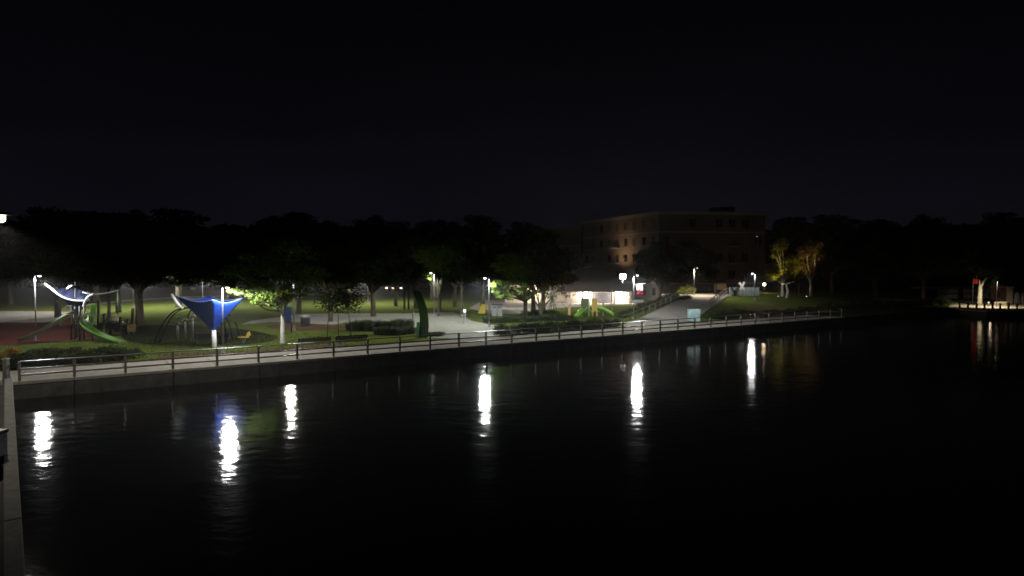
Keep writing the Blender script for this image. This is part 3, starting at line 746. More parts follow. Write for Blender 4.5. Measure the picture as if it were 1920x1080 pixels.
# orange triangular panel
mb_ = MB(); tri = [q(112, 611, .2), q(134, 609, .2), q(132, 585, .2), q(124, 588, .2)]; back = [p + Vector((0, .12, 0)) for p in tri]
mb_.add(tri + back, [(0, 1, 2, 3), (7, 6, 5, 4)] + [(i, i + 4, (i + 1) % 4 + 4, (i + 1) % 4) for i in range(4)]); mb_.build('side_panel', mat('dull_orange_panel', (.20, .075, .03), .6, scale=3), F.o)
def chute(name, pts, w, hgt, m_, parent):
    """a U section slide bed along points"""
    pts = curve(pts, 6); mm = MB(); prof = [(-w, hgt), (-w * .9, 0), (-w * .4, -hgt * .5), (w * .4, -hgt * .5), (w * .9, 0), (w, hgt)]
    for i, p in enumerate(pts):
        d = pts[min(i + 1, len(pts) - 1)] - pts[max(i - 1, 0)]; d.z = 0; d.normalize(); s = Vector((-d.y, d.x, 0))
        for a_, b_ in prof: mm.v.append(tuple(p + s * a_ + Vector((0, 0, b_))))
    k_ = len(prof)
    for i in range(len(pts) - 1):
        for j in range(k_ - 1): mm.f.append((i * k_ + j, i * k_ + j + 1, (i + 1) * k_ + j + 1, (i + 1) * k_ + j))
    return solid(mm.build(name, m_, parent, True), .05)
tag(chute('slide', [q(132, 592, 0), q(118, 597, -.3), q(98, 609, -.8), (q(74, 623, -1.2)), q(52, 633, -1.6), q(37, 638, -1.8)], .36, .22, M_olive, F.o), 'dull olive straight slide')
tag(chute('slide', [q(156, 597, 0), q(160, 611, -.5), q(172, 622, -.9), q(190, 631, -1.2), q(210, 639, -1.5), q(230, 645, -1.7)], .36, .24, M_green, F.o), 'bright green curved slide')
MB().box(q(175, 590, .3), (.24, .06, .95)).build('side_panel', M_green, F.o, bevel=.03)
MB().tube([q(166 + 10.5 * math.cos(a), 598 + 12 * math.sin(a), -.5) for a in [i * math.pi / 10 for i in range(21)]], .07, 8).build('tunnel_ring', M_grey, F.o, True)
MB().tube([q(174, 648, -.5), q(174, 628, -.7)], .05, 8).build('slide_support', M_dark, F.o, True); MB().tube([q(196, 648, -1.1), q(196, 637, -1.1)], .05, 8).build('slide_support', M_dark, F.o, True)
MB().tube([q(70, 648, -1.2), q(70, 628, -1.2)], .05, 8).build('slide_support', M_dark, F.o, True)

# second, dark play frame
F = Fr('climbing_frame', 'dark timber climbing frame with square posts right of the slides', 'play structure', 215, 60); q = F.q
for px, pyt, dy in ((185, 562, .6), (196, 588, -.5), (207, 596, 1.2), (226, 594, -.5), (239, 598, .8), (249, 578, 1.6)):
    a = q(px, 634, dy); MB().bar((a.x, a.y, 0), q(px, pyt, dy), .2, .2).build('post', M_wood if px > 200 else M_olive, F.o)
MB().box(q(212, 610, .3), (1.05, .8, .30)).build('platform', M_dark, F.o, bevel=.02)
MB().box(q(234, 615, .3), (.65, .7, .35)).build('side_panel', M_wood, F.o, bevel=.02)
MB().lathe(q(210, 601, .2), [(.75, 0), (.7, .16), (.45, .34), (.1, .42)], 16).build('roof', mat('beige_plastic', (.36, .31, .22), .6), F.o, True)
MB().tube([q(221, 590, .5), q(221, 546, .5)], .05, 8).build('pole', M_olive, F.o, True)

# arched dark climber behind the blue sail
F = Fr('arch_climber', 'black arched rope climber with curved legs behind the blue sail', 'play structure', 372, 55.5); q = F.q
TOP = q(372, 575, 0)
for (bx, by, dy, mx, my) in ((289, 641, -.8, 306, 606), (299, 643, -1.3, 318, 600), (424, 640, -1.6, 420, 606), (436, 634, .2, 428, 604), (450, 630, .6, 440, 602), (412, 644, -2, 416, 610), (350, 622, 3.0, 352, 596)):
    b_ = q(bx, by, dy); b_.z = 0
    MB().tube(curve([b_, q(mx, my, dy * .8), q((mx + 372) / 2 + (mx - 372) * .12, 581, dy * .4), TOP], 5), .055, 8).build('leg', M_matte, F.o, True)
mb_ = MB()
for k_ in range(9):
    a = k_ / 8; mb_.tube([q(318 + 105 * a, 600 + 4 * math.sin(a * 3.1), -.8 * a), q(330 + 80 * a, 590, .2), TOP], .014, 4)
for yy in (588, 596, 604): mb_.tube(curve([q(312 - (yy - 596) * .5, yy, -.6), q(370, yy + 5, -.9), q(430, yy, 0)], 4), .014, 4)
mb_.build('rope_net', M_net, F.o, True)
for px, py, d, lb in ((332, 606, 55, 'left pale mushroom step beside the arched climber'), (347, 599, 57, 'middle pale mushroom step beside the arched climber'), (361, 592, 59, 'right pale mushroom step under the blue sail edge')):
    f = ground(px, d); h = Q(px, py, d).z - f.z; t = thing('mushroom_step', lb, 'play step', f, 0, 'mushroom steps')
    MB().tube([(0, 0, 0), (0, 0, h)], .06, 8).build('stem', M_pole, t, True)
    MB().lathe((0, 0, h - .1), [(.26, 0), (.24, .08), (.14, .16), (.03, .18)], 14).build('cap', M_coping, t, True)
# spring rider
F = Fr('spring_rider', 'small yellow spring rider on the grass right of the climber legs', 'play toy', 456, 54.6); q = F.q
MB().tube([(.13 * math.cos(a * .9), .13 * math.sin(a * .9), .02 * a) for a in range(0, 20)], .022, 6).build('spring', M_dark, F.o, True)
mb_ = MB().prism([(-.5, -.09), (.45, -.09), (.45, .09), (-.5, .09)], .40, .52)
mb_.add([(.2, -.05, .5), (.62, -.05, .62), (.5, -.05, .98), (.3, -.05, .85), (.2, .05, .5), (.62, .05, .62), (.5, .05, .98), (.3, .05, .85)], [(0, 1, 2, 3), (7, 6, 5, 4), (0, 4, 5, 1), (1, 5, 6, 2), (2, 6, 7, 3), (3, 7, 4, 0)])
mb_.build('body', mat('dull_yellow_plastic', (.34, .22, .03), .5), F.o, bevel=.03)
MB().tube([(.3, -.22, .8), (.3, .22, .8)], .02, 6).build('handle', M_dark, F.o)

# benches facing the lake
def bench(px, d, w, label, dark=M_wood, back=.95):
    f = ground(px, d); t = thing('park_bench', label, 'bench', f, ang, 'long benches facing the lake')
    for k in range(3): MB().box((0, .28, .50 + k * .155), (w / 2, .022, .068)).build('back_slat', dark, t, bevel=.008)
    for k in range(3): MB().box((0, -.20 + k * .165, .44), (w / 2, .072, .022)).build('seat_slat', dark, t, bevel=.008)
    for s in (-1, 1):
        MB().box((s * (w / 2 - .2), -.2, .205), (.035, .035, .21)).build('leg', M_grey, t); MB().bar((s * (w / 2 - .2), .2, 0), (s * (w / 2 - .2), .31, .95), .05, .05).build('leg', M_grey, t)
    return t
bench(591, dfence(591) + .5, 2.6, 'olive backed long bench right of the pale trunk', mat('olive_timber', (.085, .08, .045), .75, var=.3, scale=5))
bench(661, dfence(661) + .6, 2.7, 'dark backed long bench before the pale grass bed', mat('dark_green_timber', (.05, .055, .042), .75, var=.3, scale=5))
bench(398, 53.6, 2.7, 'dark bench in the shade behind the sail post', M_dark)

# bin, blue sign, column
f = ground(572, 70); t = thing('litter_bin', 'black round litter bin on the paved path', 'bin', f)
MB().lathe((0, 0, 0), [(.42, 0), (.46, .05), (.50, .9), (.50, 1.0)], 18).build('body', M_dark, t, True)
MB().lathe((0, 0, 1.0), [(.50, 0), (.52, .05), (.4, .22), (.12, .30)], 18).build('lid', M_pole, t, True)
for k in range(18):
    a = k * math.pi / 9; MB().box((.50 * math.cos(a), .50 * math.sin(a), .5), (.02, .04, .42), a).build('slat', M_dark, t)
F = Fr('park_banner', 'blue vertical sign panel right behind the pale trunk', 'sign', 541, 63.5); q = F.q
MB().box(q(539.5, 590), (.36, .04, .82)).build('panel', mat('blue_print', (.03, .07, .40), .5, scale=1.5, col2=(.10, .18, .50)), F.o, bevel=.01)
a = q(546, 622); MB().tube([(a.x, .06, 0), (a.x, .06, q(546, 572).z)], .06, 8).build('post', M_dark, F.o, True)
F = Fr('light_column', 'tall curved green column leaning by the plaza', 'sculpture', 791, 58.5); q = F.q
sp = curve([q(793, 634), q(795, 615), q(795, 595), q(791, 572), q(783, 550), q(779, 545)], 5); m = MB(); nS = len(sp)
for i, p in enumerate(sp):
    w_ = .44 - .12 * (i / nS)
    m.v += [tuple(p + Vector((-w_, -.12, 0))), tuple(p + Vector((w_ * .9, -.2, 0))), tuple(p + Vector((w_, .12, 0))), tuple(p + Vector((-w_ * .8, .22, 0)))]
for i in range(nS - 1):
    for j in range(4): m.f.append((i * 4 + j, i * 4 + (j + 1) % 4, i * 4 + 4 + (j + 1) % 4, i * 4 + 4 + j))
m.f += [(3, 2, 1, 0), tuple((nS - 1) * 4 + j for j in range(4))]
m.build('body', mat('dark_green_paint', (.022, .055, .016), .85, scale=1.5), F.o, bevel=.03)
MB().bar(q(782.5, 633, -.3), q(784, 604, -.25), .26, .08).build('lit_side_plate', M_dgreen, F.o)  # brighter green plate stands in for the column's lit lower left side
MB().tube([q(771, 620, 1.2), q(775, 584, 1.2)], .05, 8).build('prop', M_dark, F.o, True)
# illuminated bollard and grey bins
F = Fr('bollard_light', 'grey bollard with a bright white lamp at its top on the plaza edge', 'bollard', 871, 73); q = F.q
MB().lathe((0, 0, 0), [(.2, 0), (.2, .06), (.17, .08), (.17, 1.28), (.2, 1.3), (.2, 1.36)], 14).build('body', M_pole, F.o, True)
MB().lathe((0, 0, 1.36), [(.11, 0), (.13, .08), (.12, .2), (.05, .26)], 14).build('lens', emat('bollard_lens', (1, .97, .9), 6), F.o, True)
MB().box((-.26, -.05, .95), (.07, .09, .14)).build('junction_box', M_coping, F.o, bevel=.01)
point(F.o, (0, -.25, 1.75), 25, NEUT, .08)
for i, (px, lb) in enumerate([(927, 'left grey waste bin behind the plaza lamp post'), (937, 'right grey waste bin behind the plaza lamp post')]):
    f = ground(px, 84); t = thing('waste_bin', lb, 'bin', f, .1, 'grey waste bins behind the plaza lamp')
    MB().prism([(-.3, -.32), (.3, -.32), (.3, .32), (-.3, .32)], .05, 1.45).build('body', M_pole, t, bevel=.03)
    MB().box((0, 0, 1.56), (.34, .36, .1)).build('lid', M_dark, t, bevel=.04); MB().box((0, -.325, 1.2), (.2, .012, .1)).build('flap', M_dark, t)
F = Fr('wedge_slide', 'small yellow sloped play panel by a thick trunk', 'play toy', 906, 84); q = F.q
p4 = [q(896, 588, -.3), q(909, 588, -.3), q(911, 571, .5), q(903, 570, .5)]; b4 = [p + Vector((.1, .15, .02)) for p in p4]
MB().add(p4 + b4, [(0, 1, 2, 3), (7, 6, 5, 4)] + [(i, i + 4, (i + 1) % 4 + 4, (i + 1) % 4) for i in range(4)]).build('slide_bed', M_yellow, F.o)
mb_ = MB()
for px in (903, 911): a = q(px, 589, .6); mb_.tube([(a.x, .6, 0), q(px, 570, .6)], .04, 6)
mb_.build('leg', M_dark, F.o)
# orange post and green play set
F = Fr('marker_post', 'short orange and cream post in the shrub bed', 'post', 1067, 80); q = F.q
MB().box((0, 0, .75), (.13, .1, .75)).build('body', M_tan, F.o, bevel=.02); MB().box((.17, 0, .8), (.04, .08, .8)).build('side_panel', M_orange, F.o, bevel=.01)
F = Fr('play_tower', 'small lime green play tower with two slides before the pavilion', 'play structure', 1107, 84); q = F.q
for px, m_, dy in ((1090, M_olive, 0), (1104, M_green, 0), (1111, M_yellow, -.2), (1119, M_yellow, -.2), (1092, M_olive, 1.3), (1118, M_olive, 1.3), (1131, M_olive, .6)):
    a = q(px, 600, dy); MB().bar((a.x, dy, 0), q(px, 560 if px < 1125 else 566, dy), .16, .16).build('post', m_, F.o)
MB().box(q(1098, 571, .1), (.46, .07, .85)).build('side_panel', mat('grey_green_panel', (.07, .085, .06), .6), F.o, bevel=.02)
MB().box(q(1115, 571, -.1), (.20, .06, .85)).build('side_panel', M_yellow, F.o, bevel=.02)
MB().box(q(1107, 583, .6), (1.1, .7, .07)).build('platform', M_olive, F.o)
chute('slide', [q(1096, 578, -.1), q(1091, 583, -.8), q(1085, 590, -1.4), q(1080, 594, -1.8)], .36, .22, M_green, F.o)
chute('slide', [q(1121, 577, .2), q(1130, 579, .1), q(1140, 584, 0), q(1150, 590, -.2)], .38, .26, M_green, F.o)
F = Fr('net_climber', 'small dark net climber left of the orange post', 'play structure', 1036, 86); q = F.q
for px in (1026, 1032, 1040, 1047): 
    a = q(px, 600, .5 if px % 2 else -.5); MB().tube([(a.x, a.y, 0), q(1036, 556)], .05, 8).build('leg', M_dgreen if px != 1040 else M_dark, F.o, True)
mb_ = MB()
for py in (566, 574, 582, 590): w_ = (py - 556) * .26; mb_.tube([q(1036 - w_, py, -.4), q(1036 + w_, py, -.4), q(1036, py, .6), q(1036 - w_, py, -.4)], .02, 4)
mb_.build('rope_net', M_net, F.o)
F = Fr('flag_pole', 'thin pale pole in front of the pavilion doors', 'pole', 1147, 88); q = F.q
MB().tube([(0, 0, 0), q(1147, 541)], [.07, .06], 10).build('shaft', M_trim, F.o, True); MB().lathe((0, 0, 0), [(.2, 0), (.2, .05), (.08, .08)], 12).build('base', M_pole, F.o, True)

# banner on its lamp post
F = Fr('banner', 'hanging banner white above and red below on the ramp lamp post', 'banner', 1197, 73.15); q = F.q
a = q(1190.5, 533); b = q(1210, 532)
MB().tube([a, b], .025, 8).build('bracket', M_pole, F.o)
def cloth(name, px0, px1, py0, py1, m_):
    m = MB(); nx, ny = 6, 8
    for j in range(ny + 1):
        for i in range(nx + 1):
            p = q(px0 + (px1 - px0) * i / nx, py0 + (py1 - py0) * j / ny); p.y += .05 * math.sin(i * 1.3 + j * .4); m.v.append(tuple(p))
    for j in range(ny):
        for i in range(nx): k = j * (nx + 1) + i; m.f.append((k, k + 1, k + nx + 2, k + nx + 1))
    return solid(m.build(name, m_, F.o, True), .012)
cloth('white_cloth', 1193.5, 1205, 533, 545, M_bannerw); cloth('red_cloth', 1193.5, 1206, 545.1, 552, mat('red_banner_cloth', (.55, .05, .07), .8))

# ------------------------------------------------------------------ pavilion
F = Fr('pavilion', 'low pavilion with a dark hipped roof and lit cream walls', 'pavilion', 1118, 110); q = F.q
X = lambda px, dy=0: q(px, 560, dy).x
Zp = lambda py, dy=0: q(1118, py, dy).z
eav = Zp(546); MB().box((X(1118), 4.3, .06), ((X(1192) - X(1040)) / 2, 5.6, .12)).build('floor', M_plaza, F.o)
def wall(px0, px1, y, z0, z1, m_, name='wall', th=.12): return MB().box(((X(px0, y) + X(px1, y)) / 2, y, (z0 + z1) / 2), ((X(px1, y) - X(px0, y)) / 2, th, (z1 - z0) / 2)).build(name, m_, F.o)
wall(1062, 1110, 2.2, .12, eav + .3, M_cream); wall(1148, 1183, 2.2, .12, eav + .3, M_cream); wall(1110, 1148, 2.4, .12, eav + .3, mat('beige_render', (.42, .37, .30), .85))
wall(1111, 1147, 2.22, .18, 2.0, mat('grey_door', (.12, .12, .14), .5, .2), 'door', .05)
wall(1063, 1110, 2.1, .12, 1.05, M_trim, 'wainscot', .08); wall(1149, 1183, 2.1, .12, 1.05, mat('pink_stone', (.45, .32, .25), .9, scale=3), 'wainscot', .08)
for px in (1068, 1092, 1152, 1181): MB().box((X(px, -.4), -.4, eav / 2 + .06), (.13, .13, eav / 2 - .06)).build('column', M_trim if px != 1092 else M_dark, F.o)
rx0, rx1 = X(1052), X(1186); ry0, ry1 = -1.2, 8.2; rz = Zp(503) ; rx_a, rx_b = X(1088), X(1140)
MB().add([(rx0, ry0, eav), (rx1, ry0, eav), (rx1, ry1, eav), (rx0, ry1, eav), (rx_a, 3.5, rz), (rx_b, 3.5, rz), (rx0, ry0, eav - .12), (rx1, ry0, eav - .12), (rx1, ry1, eav - .12), (rx0, ry1, eav - .12)],
         [(0, 1, 5, 4), (1, 2, 5), (2, 3, 4, 5), (3, 0, 4), (0, 6, 7, 1), (1, 7, 8, 2), (2, 8, 9, 3), (3, 9, 6, 0), (6, 9, 8, 7)]).build('roof', M_roof, F.o)
MB().bar((X(1097) , 2.6, rz + .05), (X(1112), 2.6, rz + .35), .3, .10).build('clerestory_light', M_white, F.o)  # plain white bar stands in for the small clerestory light
for px in (1099, 1163):
    MB().box((X(px, 1.9), 1.93, eav - .35), (.22, .13, .12)).build('wall_lamp', emat('pavilion_lamp', (1, .93, .82), 30), F.o, bevel=.03)
    point(F.o, (X(px, 1.6), 1.45, eav - .6), 1700, (1, .86, .70), .15)
for px in (975, 1030): pass
F2 = Fr('picnic_shelter', 'pale lit wall of the shelter behind the dark tree', 'building', 1010, 118); 
q = F2.q
MB().box((0, 0, 1.6), (6.2, .15, 1.6)).build('wall', M_cream, F2.o); MB().box((0, 1, 3.35), (6.8, 2.4, .1)).build('roof', M_roof, F2.o)
MB().box((2.5, -.2, 1.1), (.55, .06, 1.1)).build('door', M_grey, F2.o)
MB().box((-1, -.3, 2.8), (.2, .13, .1)).build('wall_lamp', emat('pavilion_lamp', (1, .93, .82), 30), F2.o, bevel=.03)
point(F2.o, (-1, -1.6, 2.6), 1100, (1, .88, .72), .15)
# floodlight on its mast
F = Fr('floodlight_mast', 'dazzling white floodlight on a mast over the pavilion roof', 'floodlight', 1167, 122); q = F.q
hz = q(1167, 518).z
MB().tube([(0, 0, 0), (0, 0, hz + .2)], [.11, .07], 10).build('pole', M_pole, F.o, True)
MB().box((0, -.12, hz), (.60, .14, .50), ax=Matrix.Rotation(.3, 3, 'X')).build('lamp_head', M_head, F.o, bevel=.04)
MB().box((0, -.28, hz - .03), (.52, .03, .42), ax=Matrix.Rotation(.3, 3, 'X')).build('lens', emat('floodlight_lens', (.88, .94, 1), 90), F.o)
spot(F.o, (0, -.5, hz - .1), 2600, COOL, 150, .5, .25, (R(62), 0, 0))

# ------------------------------------------------------------------ apartments
def window_meshes(w, h):
    fr = MB()
    for s in (-1, 1): fr.box((s * (w / 2 - .04), 0, 0), (.04, .07, h / 2)); fr.box((0, 0, s * (h / 2 - .04)), (w / 2 - .081, .07, .04))
    fr.box((0, 0, 0), (.025, .06, h / 2 - .081))
    a = fr.build('window', mat('window_frame_paint', (.16, .14, .12), .5), None); b = MB().box((0, .02, 0), (w / 2 - .07, .015, h / 2 - .07)).build('pane', M_glass, None)
    ma, mb2 = a.data, b.data; bpy.data.objects.remove(a); bpy.data.objects.remove(b); return ma, mb2
WM = {}; M_blind = mat('closed_blind', (.085, .072, .064), .6, scale=1)
def face(root, A, B, z0, z1, floors, cols, wall_m, wsz=(1.5, 1.7), skip=(), balc=(), th=.4):
    """a wall from A to B (local), with recessed windows in piers and spandrels"""
    A = Vector(A); B = Vector(B); d = (B - A); L = d.length; d.normalize(); nrm = Vector((d.y, -d.x, 0)); rz = math.atan2(d.y, d.x); fh = (z1 - z0) / floors; cw = L / cols
    if wsz not in WM: WM[wsz] = window_meshes(*wsz)
    m = MB()
    def blk(u0, u1, za, zb, off=0, mm=None):
        c = A + d * (u0 + u1) / 2 - nrm * (th / 2 - off); (mm or m).box((c.x, c.y, (za + zb) / 2), ((u1 - u0) / 2, th / 2, (zb - za) / 2), rz)
    for i in range(cols + 1):
        u0 = 0 if i == 0 else (i - .5) * cw + wsz[0] / 2; u1 = L if i == cols else (i + .5) * cw - wsz[0] / 2; blk(u0, u1, z0, z1)
    for i in range(cols):
        ua, ub = (i + .5) * cw - wsz[0] / 2, (i + .5) * cw + wsz[0] / 2; zl = z0
        for f_ in range(floors):
            zc = z0 + (f_ + .52) * fh; blk(ua, ub, zl, zc - wsz[1] / 2); zl = zc + wsz[1] / 2
            c = A + d * (i + .5) * cw - nrm * .16; wn = link('window', WM[wsz][0], root); wn.location = (c.x, c.y, zc); wn.rotation_euler = (0, 0, rz)
            pn = link('pane', WM[wsz][1], wn)
            if random.random() < .6: pn.material_slots[0].link = 'OBJECT'; pn.material_slots[0].material = M_blind
            if (f_, i) in balc:
                e_ = A + d * (i + .5) * cw + nrm * .65; b_ = MB().box((0, 0, 0), (cw * .42, .64, .08)).build('balcony', M_trim, root); b_.location = (e_.x, e_.y, zc - wsz[1] / 2 - .3); b_.rotation_euler = (0, 0, rz)
                r_ = MB()
                for k in range(11): r_.box((-cw * .4 + cw * .08 * k, -.6, .58), (.015, .015, .5))
                r_.box((0, -.6, 1.1), (cw * .41, .025, .025)); r_.build('railing', M_dark, b_)
        blk(ua, ub, zl, z1)
    m.build('wall', wall_m, root)
    for f_ in range(1, floors):
        if f_ in (1, floors - 1):
            s_ = MB(); blk(0, L, z0 + f_ * fh - .12, z0 + f_ * fh + .12, .06, s_); s_.build('string_course', M_trim, root)
    s_ = MB(); c = A + d * L / 2; s_.box((c.x + nrm.x * .12, c.y + nrm.y * .12, z1 + .3), (L / 2 + .4, .35, .3), rz); s_.build('cornice', M_trim, root)
    return L
CX, CY = Q(1235, 500, 124).x, 124.0
APT = thing('apartment_building', 'four storey brown brick apartment block with a pale cornice beyond the ramp', 'building', (CX, CY, G))
zt = Q(1235, 402, 124).z - G; rb = Q(1434, 500, 127); lb_ = Q(1093, 500, 152)
RB = (rb.x - CX, rb.y - CY, 0); LB = (lb_.x - CX, lb_.y - CY, 0)
face(APT, (0, 0, 0), RB, .0, zt, 5, 8, M_brick2, (1.6, 1.8), balc={(3, 2), (3, 5), (2, 2), (2, 5), (1, 2), (1, 5)})
face(APT, LB, (0, 0, 0), .0, zt, 5, 9, M_brick, (1.3, 1.7), balc={(3, 1), (2, 1), (3, 4), (2, 4)})
m = MB(); m.prism([(0, .5), (RB[0] - .1, RB[1] + .5), (RB[0] - .1, RB[1] + 20), (LB[0] + .5, LB[1] + 8), (LB[0] + .5, LB[1] + .4)], .2, zt + .1); m.build('core', mat('inner_dark_wall', (.03, .028, .025), .9), APT)
MB().box((RB[0] - 6, RB[1] + 8, zt + 1.2), (2.2, 1.6, 1.1)).build('roof_plant', M_grey, APT, bevel=.05)
wl = Q(1168, 482, 136); wa = Vector((wl.x - CX - .1, wl.y - CY - 1.2, wl.z - G)); 
dd = (Vector((0, 0, 0)) - Vector(LB)).normalized(); nn = Vector((dd.y, -dd.x, 0)); k_ = (wa - Vector(LB)).dot(dd); wp_ = Vector(LB) + dd * k_ + nn * .35
MB().box((wp_.x, wp_.y, wa.z), (.2, .2, .25), math.atan2(dd.y, dd.x)).build('wall_lamp', M_dark, APT, bevel=.03)
spot(APT, (wp_.x + nn.x * 3.6, wp_.y + nn.y * 3.6, wa.z - .8), 640, (1, .68, .38), 130, .9, .3, Vector((-nn.x, -nn.y, .75)).to_track_quat('-Z', 'Y').to_euler())
A2 = Q(1046, 500, 168); B2 = thing('apartment_building', 'plain lower apartment wing left behind the brown brick block', 'building', (A2.x, A2.y, G))
h2 = Q(1046, 431, 168).z - G
face(B2, (-9.5, 0, 0), (9.5, 2, 0), 0, h2, 4, 6, M_brick, (1.3, 1.6)); MB().prism([(-9.4, .5), (9.4, 2.5), (9.4, 14), (-9.4, 14)], .1, h2 + .1).build('core', mat('inner_dark_wall', (.03, .028, .025), .9), B2)

# ------------------------------------------------------------------ ramp, signs and the right lawn
rl = thing('ramp_railing', 'low dark picket railing along the left side of the ramp', 'railing', ramp_edges[0][0])
def railing(root, pts, hgt, every=1.3, pick=False):
    o0 = root.location
    for i in range(len(pts) - 1):
        a, b = pts[i] - o0, pts[i + 1] - o0; up = Vector((0, 0, hgt))
        MB().bar(a + up, b + up, .07, .05).build('handrail', M_rail, root); MB().bar(a + up * .5, b + up * .5, .04, .04).build('rail', M_rail, root)
        MB().bar(a - Vector((0, 0, .1)), a + up * 1.02, .09, .09).build('post', M_rail, root)
        if pick:
            n = max(2, int((b - a).length / .45)); m = MB()
            for k in range(1, n): c = a.lerp(b, k / n); m.bar(c + up * .08, c + up, .03, .03)
            m.build('picket', M_rail, root)
railing(rl, [p[0] + Vector((.1, 0, 0)) for p in ramp_edges[1:]], 1.0)
rr = thing('ramp_railing', 'dark picket railing along the right side of the ramp head', 'railing', ramp_edges[7][1])
railing(rr, [p[1] - Vector((.1, 0, 0)) for p in ramp_edges[6:]], 1.1, pick=True)
F = Fr('notice_board', 'pale teal park notice board facing the lake behind the fence', 'sign', 1301, dfence(1301) - .6, z=G); q = F.q
MB().box(q(1301, 591), ((q(1312.5, 590) - q(1289.5, 590)).x / 2, .05, (q(0, 579) - q(0, 602.5)).z / 2), -.30).build('panel', M_teal, F.o, bevel=.01)
for px in (1291, 1311): a = q(px, 612); MB().box((a.x, .1 + (.19 if px == 1291 else -.05), q(px, 578).z / 2), (.05, .05, q(px, 578).z / 2), -.30).build('post', M_dark, F.o)
MB().box(q(1301, 577.8), ((q(1313, 590) - q(1289, 590)).x / 2, .08, .04), -.30).build('cap', M_dark, F.o)
def onhill(name, label, cat, px, py, group=None): 
    for k in range(400):
        d = 60 + k * .3; g = ground(px, d)
        if Q(px, py, d).z <= g.z: break
    return Fr(name, label, cat, px, d, group)
F = Fr('information_board', 'tan timber board on two posts at the head of the ramp', 'sign', 1352, 112); q = F.q
MB().box(q(1352.5, 537.5), (.85, .05, .52)).build('panel', M_tan, F.o, bevel=.01)
for px in (1341, 1362): a = q(px, 550); MB().box((a.x, .08, q(px, 531).z / 2), (.09, .07, q(px, 531).z / 2)).build('post', M_trim if px == 1341 else M_wood, F.o)
F = Fr('slope_wall', 'low grey green panelled wall beside the ramp landing', 'wall', 1396, 103); q = F.q
for k in range(8):
    px = 1371 + k * 7; MB().box(q(px, 547, .15 * (k % 2)), (.285, .07, .68)).build('panel', mat('grey_green_panel2', (.12, .145, .125), .7, scale=2), F.o, bevel=.015)
    MB().box(q(px - 3.5, 547, 0), (.04, .11, .74)).build('post', M_pole, F.o)
F = Fr('cross_sign', 'white X shaped sign standing above the panelled wall', 'sign', 1391, 101); q = F.q
MB().bar(q(1386, 530), q(1395, 543), .05, .28).build('cross_arm', M_trim, F.o, bevel=.01); MB().bar(q(1396, 529, -.06), q(1386.5, 543.5, -.06), .05, .28).build('cross_arm', M_trim, F.o, bevel=.01)
MB().tube([(q(1391, 550).x, .06, 0), q(1391, 533, .08)], .05, 8).build('post', M_pole, F.o, True)
F = Fr('bent_sculpture', 'pale bent branch like sculpture between the amber lit trees', 'sculpture', 1475, 104); q = F.q
MB().tube(curve([(0, 0, -.1), q(1477, 545), q(1474.5, 535), q(1479, 531), q(1490, 528)], 5), [.2 - .006 * i for i in range(21)], 8).build('limb', M_pbark, F.o, True)
MB().tube(curve([q(1476, 534), q(1470, 532), q(1466, 533)], 4), [.09 - .006 * i for i in range(9)], 8).build('limb', M_pbark, F.o, True)
F = Fr('garden_lamp', 'small warm round lamp on the right lawn', 'lamp', 1433, 112); q = F.q
MB().tube([(0, 0, 0), (0, 0, q(1433, 536).z)], .05, 8).build('post', M_dark, F.o, True)
MB().lathe(q(1433, 536), [(.05, 0), (.2, .1), (.25, .26), (.18, .42), (.04, .5)], 14).build('globe', emat('warm_globe', (1, .72, .42), 14), F.o, True)
point(F.o, q(1433, 533, -.7), 150, (1, .72, .42), .2)
# uplights under the amber lit trees
for px, d, pw, col_, lb in ((1459, 103.5, 2400, (1, .72, .28), 'small amber ground spotlight under the left lit tree'), (1512, 106, 2200, (1, .66, .32), 'small amber ground spotlight under the right lit tree')):
    f = ground(px, d); t = thing('ground_spotlight', lb, 'spotlight', f, 0, 'amber ground spotlights')
    MB().lathe((0, 0, 0), [(.12, 0), (.14, .04), (.12, .22), (.13, .26)], 12).build('body', M_dark, t, True)
    MB().lathe((0, 0, .26), [(.10, 0), (.09, .02)], 12).build('lens', emat('amber_lens', (1, .7, .3), 4), t)
    spot(t, (0, 0, .45), pw, col_, 75, .5, .08, (R(180), 0, 0))

# ------------------------------------------------------------------ lakeside platform at the far right
PD = D(581)
def gp(px, d): l = Q(px, 560, d); return Vector((l.x, l.y, G))
pl_pts = PX([(1780, 577), (1800, 580), (1850, 583.5), (1900, 583), (1990, 577), (1990, 560), (1880, 559), (1795, 563), (1778, 569)])
plat = MB().prism([(p.x, p.y) for p in pl_pts], -.8, G - .10).build('lake_terrace', mat('dark_timber_piles', (.05, .045, .04), .9)); tag(MB().prism([(p.x, p.y) for p in pl_pts], G - .097, G + .03).build('terrace_deck', M_conc), kind='structure'); tag(plat, kind='structure')
fe = thing('terrace_fence', 'dark low post fence round the far right terrace', 'fence', P(1800, 579))
prev = None
for px, py in ((1799, 578.5), (1815, 580.2), (1831, 581.2), (1846, 582), (1861, 582.4), (1875, 582.2), (1891, 581.6), (1907, 580.6), (1924, 579)):
    p = P(px, py + 0.0) - fe.location; p.z = 0
    MB().box((p.x, p.y, .52), (.1, .1, .56)).build('post', M_rail, fe)
    if prev is not None: MB().bar(prev + Vector((0, 0, .95)), p + Vector((0, 0, .95)), .06, .06).build('rail', M_rail, fe)
    prev = p
F = Fr('forked_tree', 'pale forked trunk rising from the far right terrace', 'tree', 1837, 109, z=G); q = F.q
m = MB(); m.tube(curve([(0, 0, 0), q(1837, 560), q(1838, 545), q(1838, 536)], 4), [.42, .39, .37, .35, .34, .33, .32, .31, .31, .30, .29, .28, .27][:13], 10)
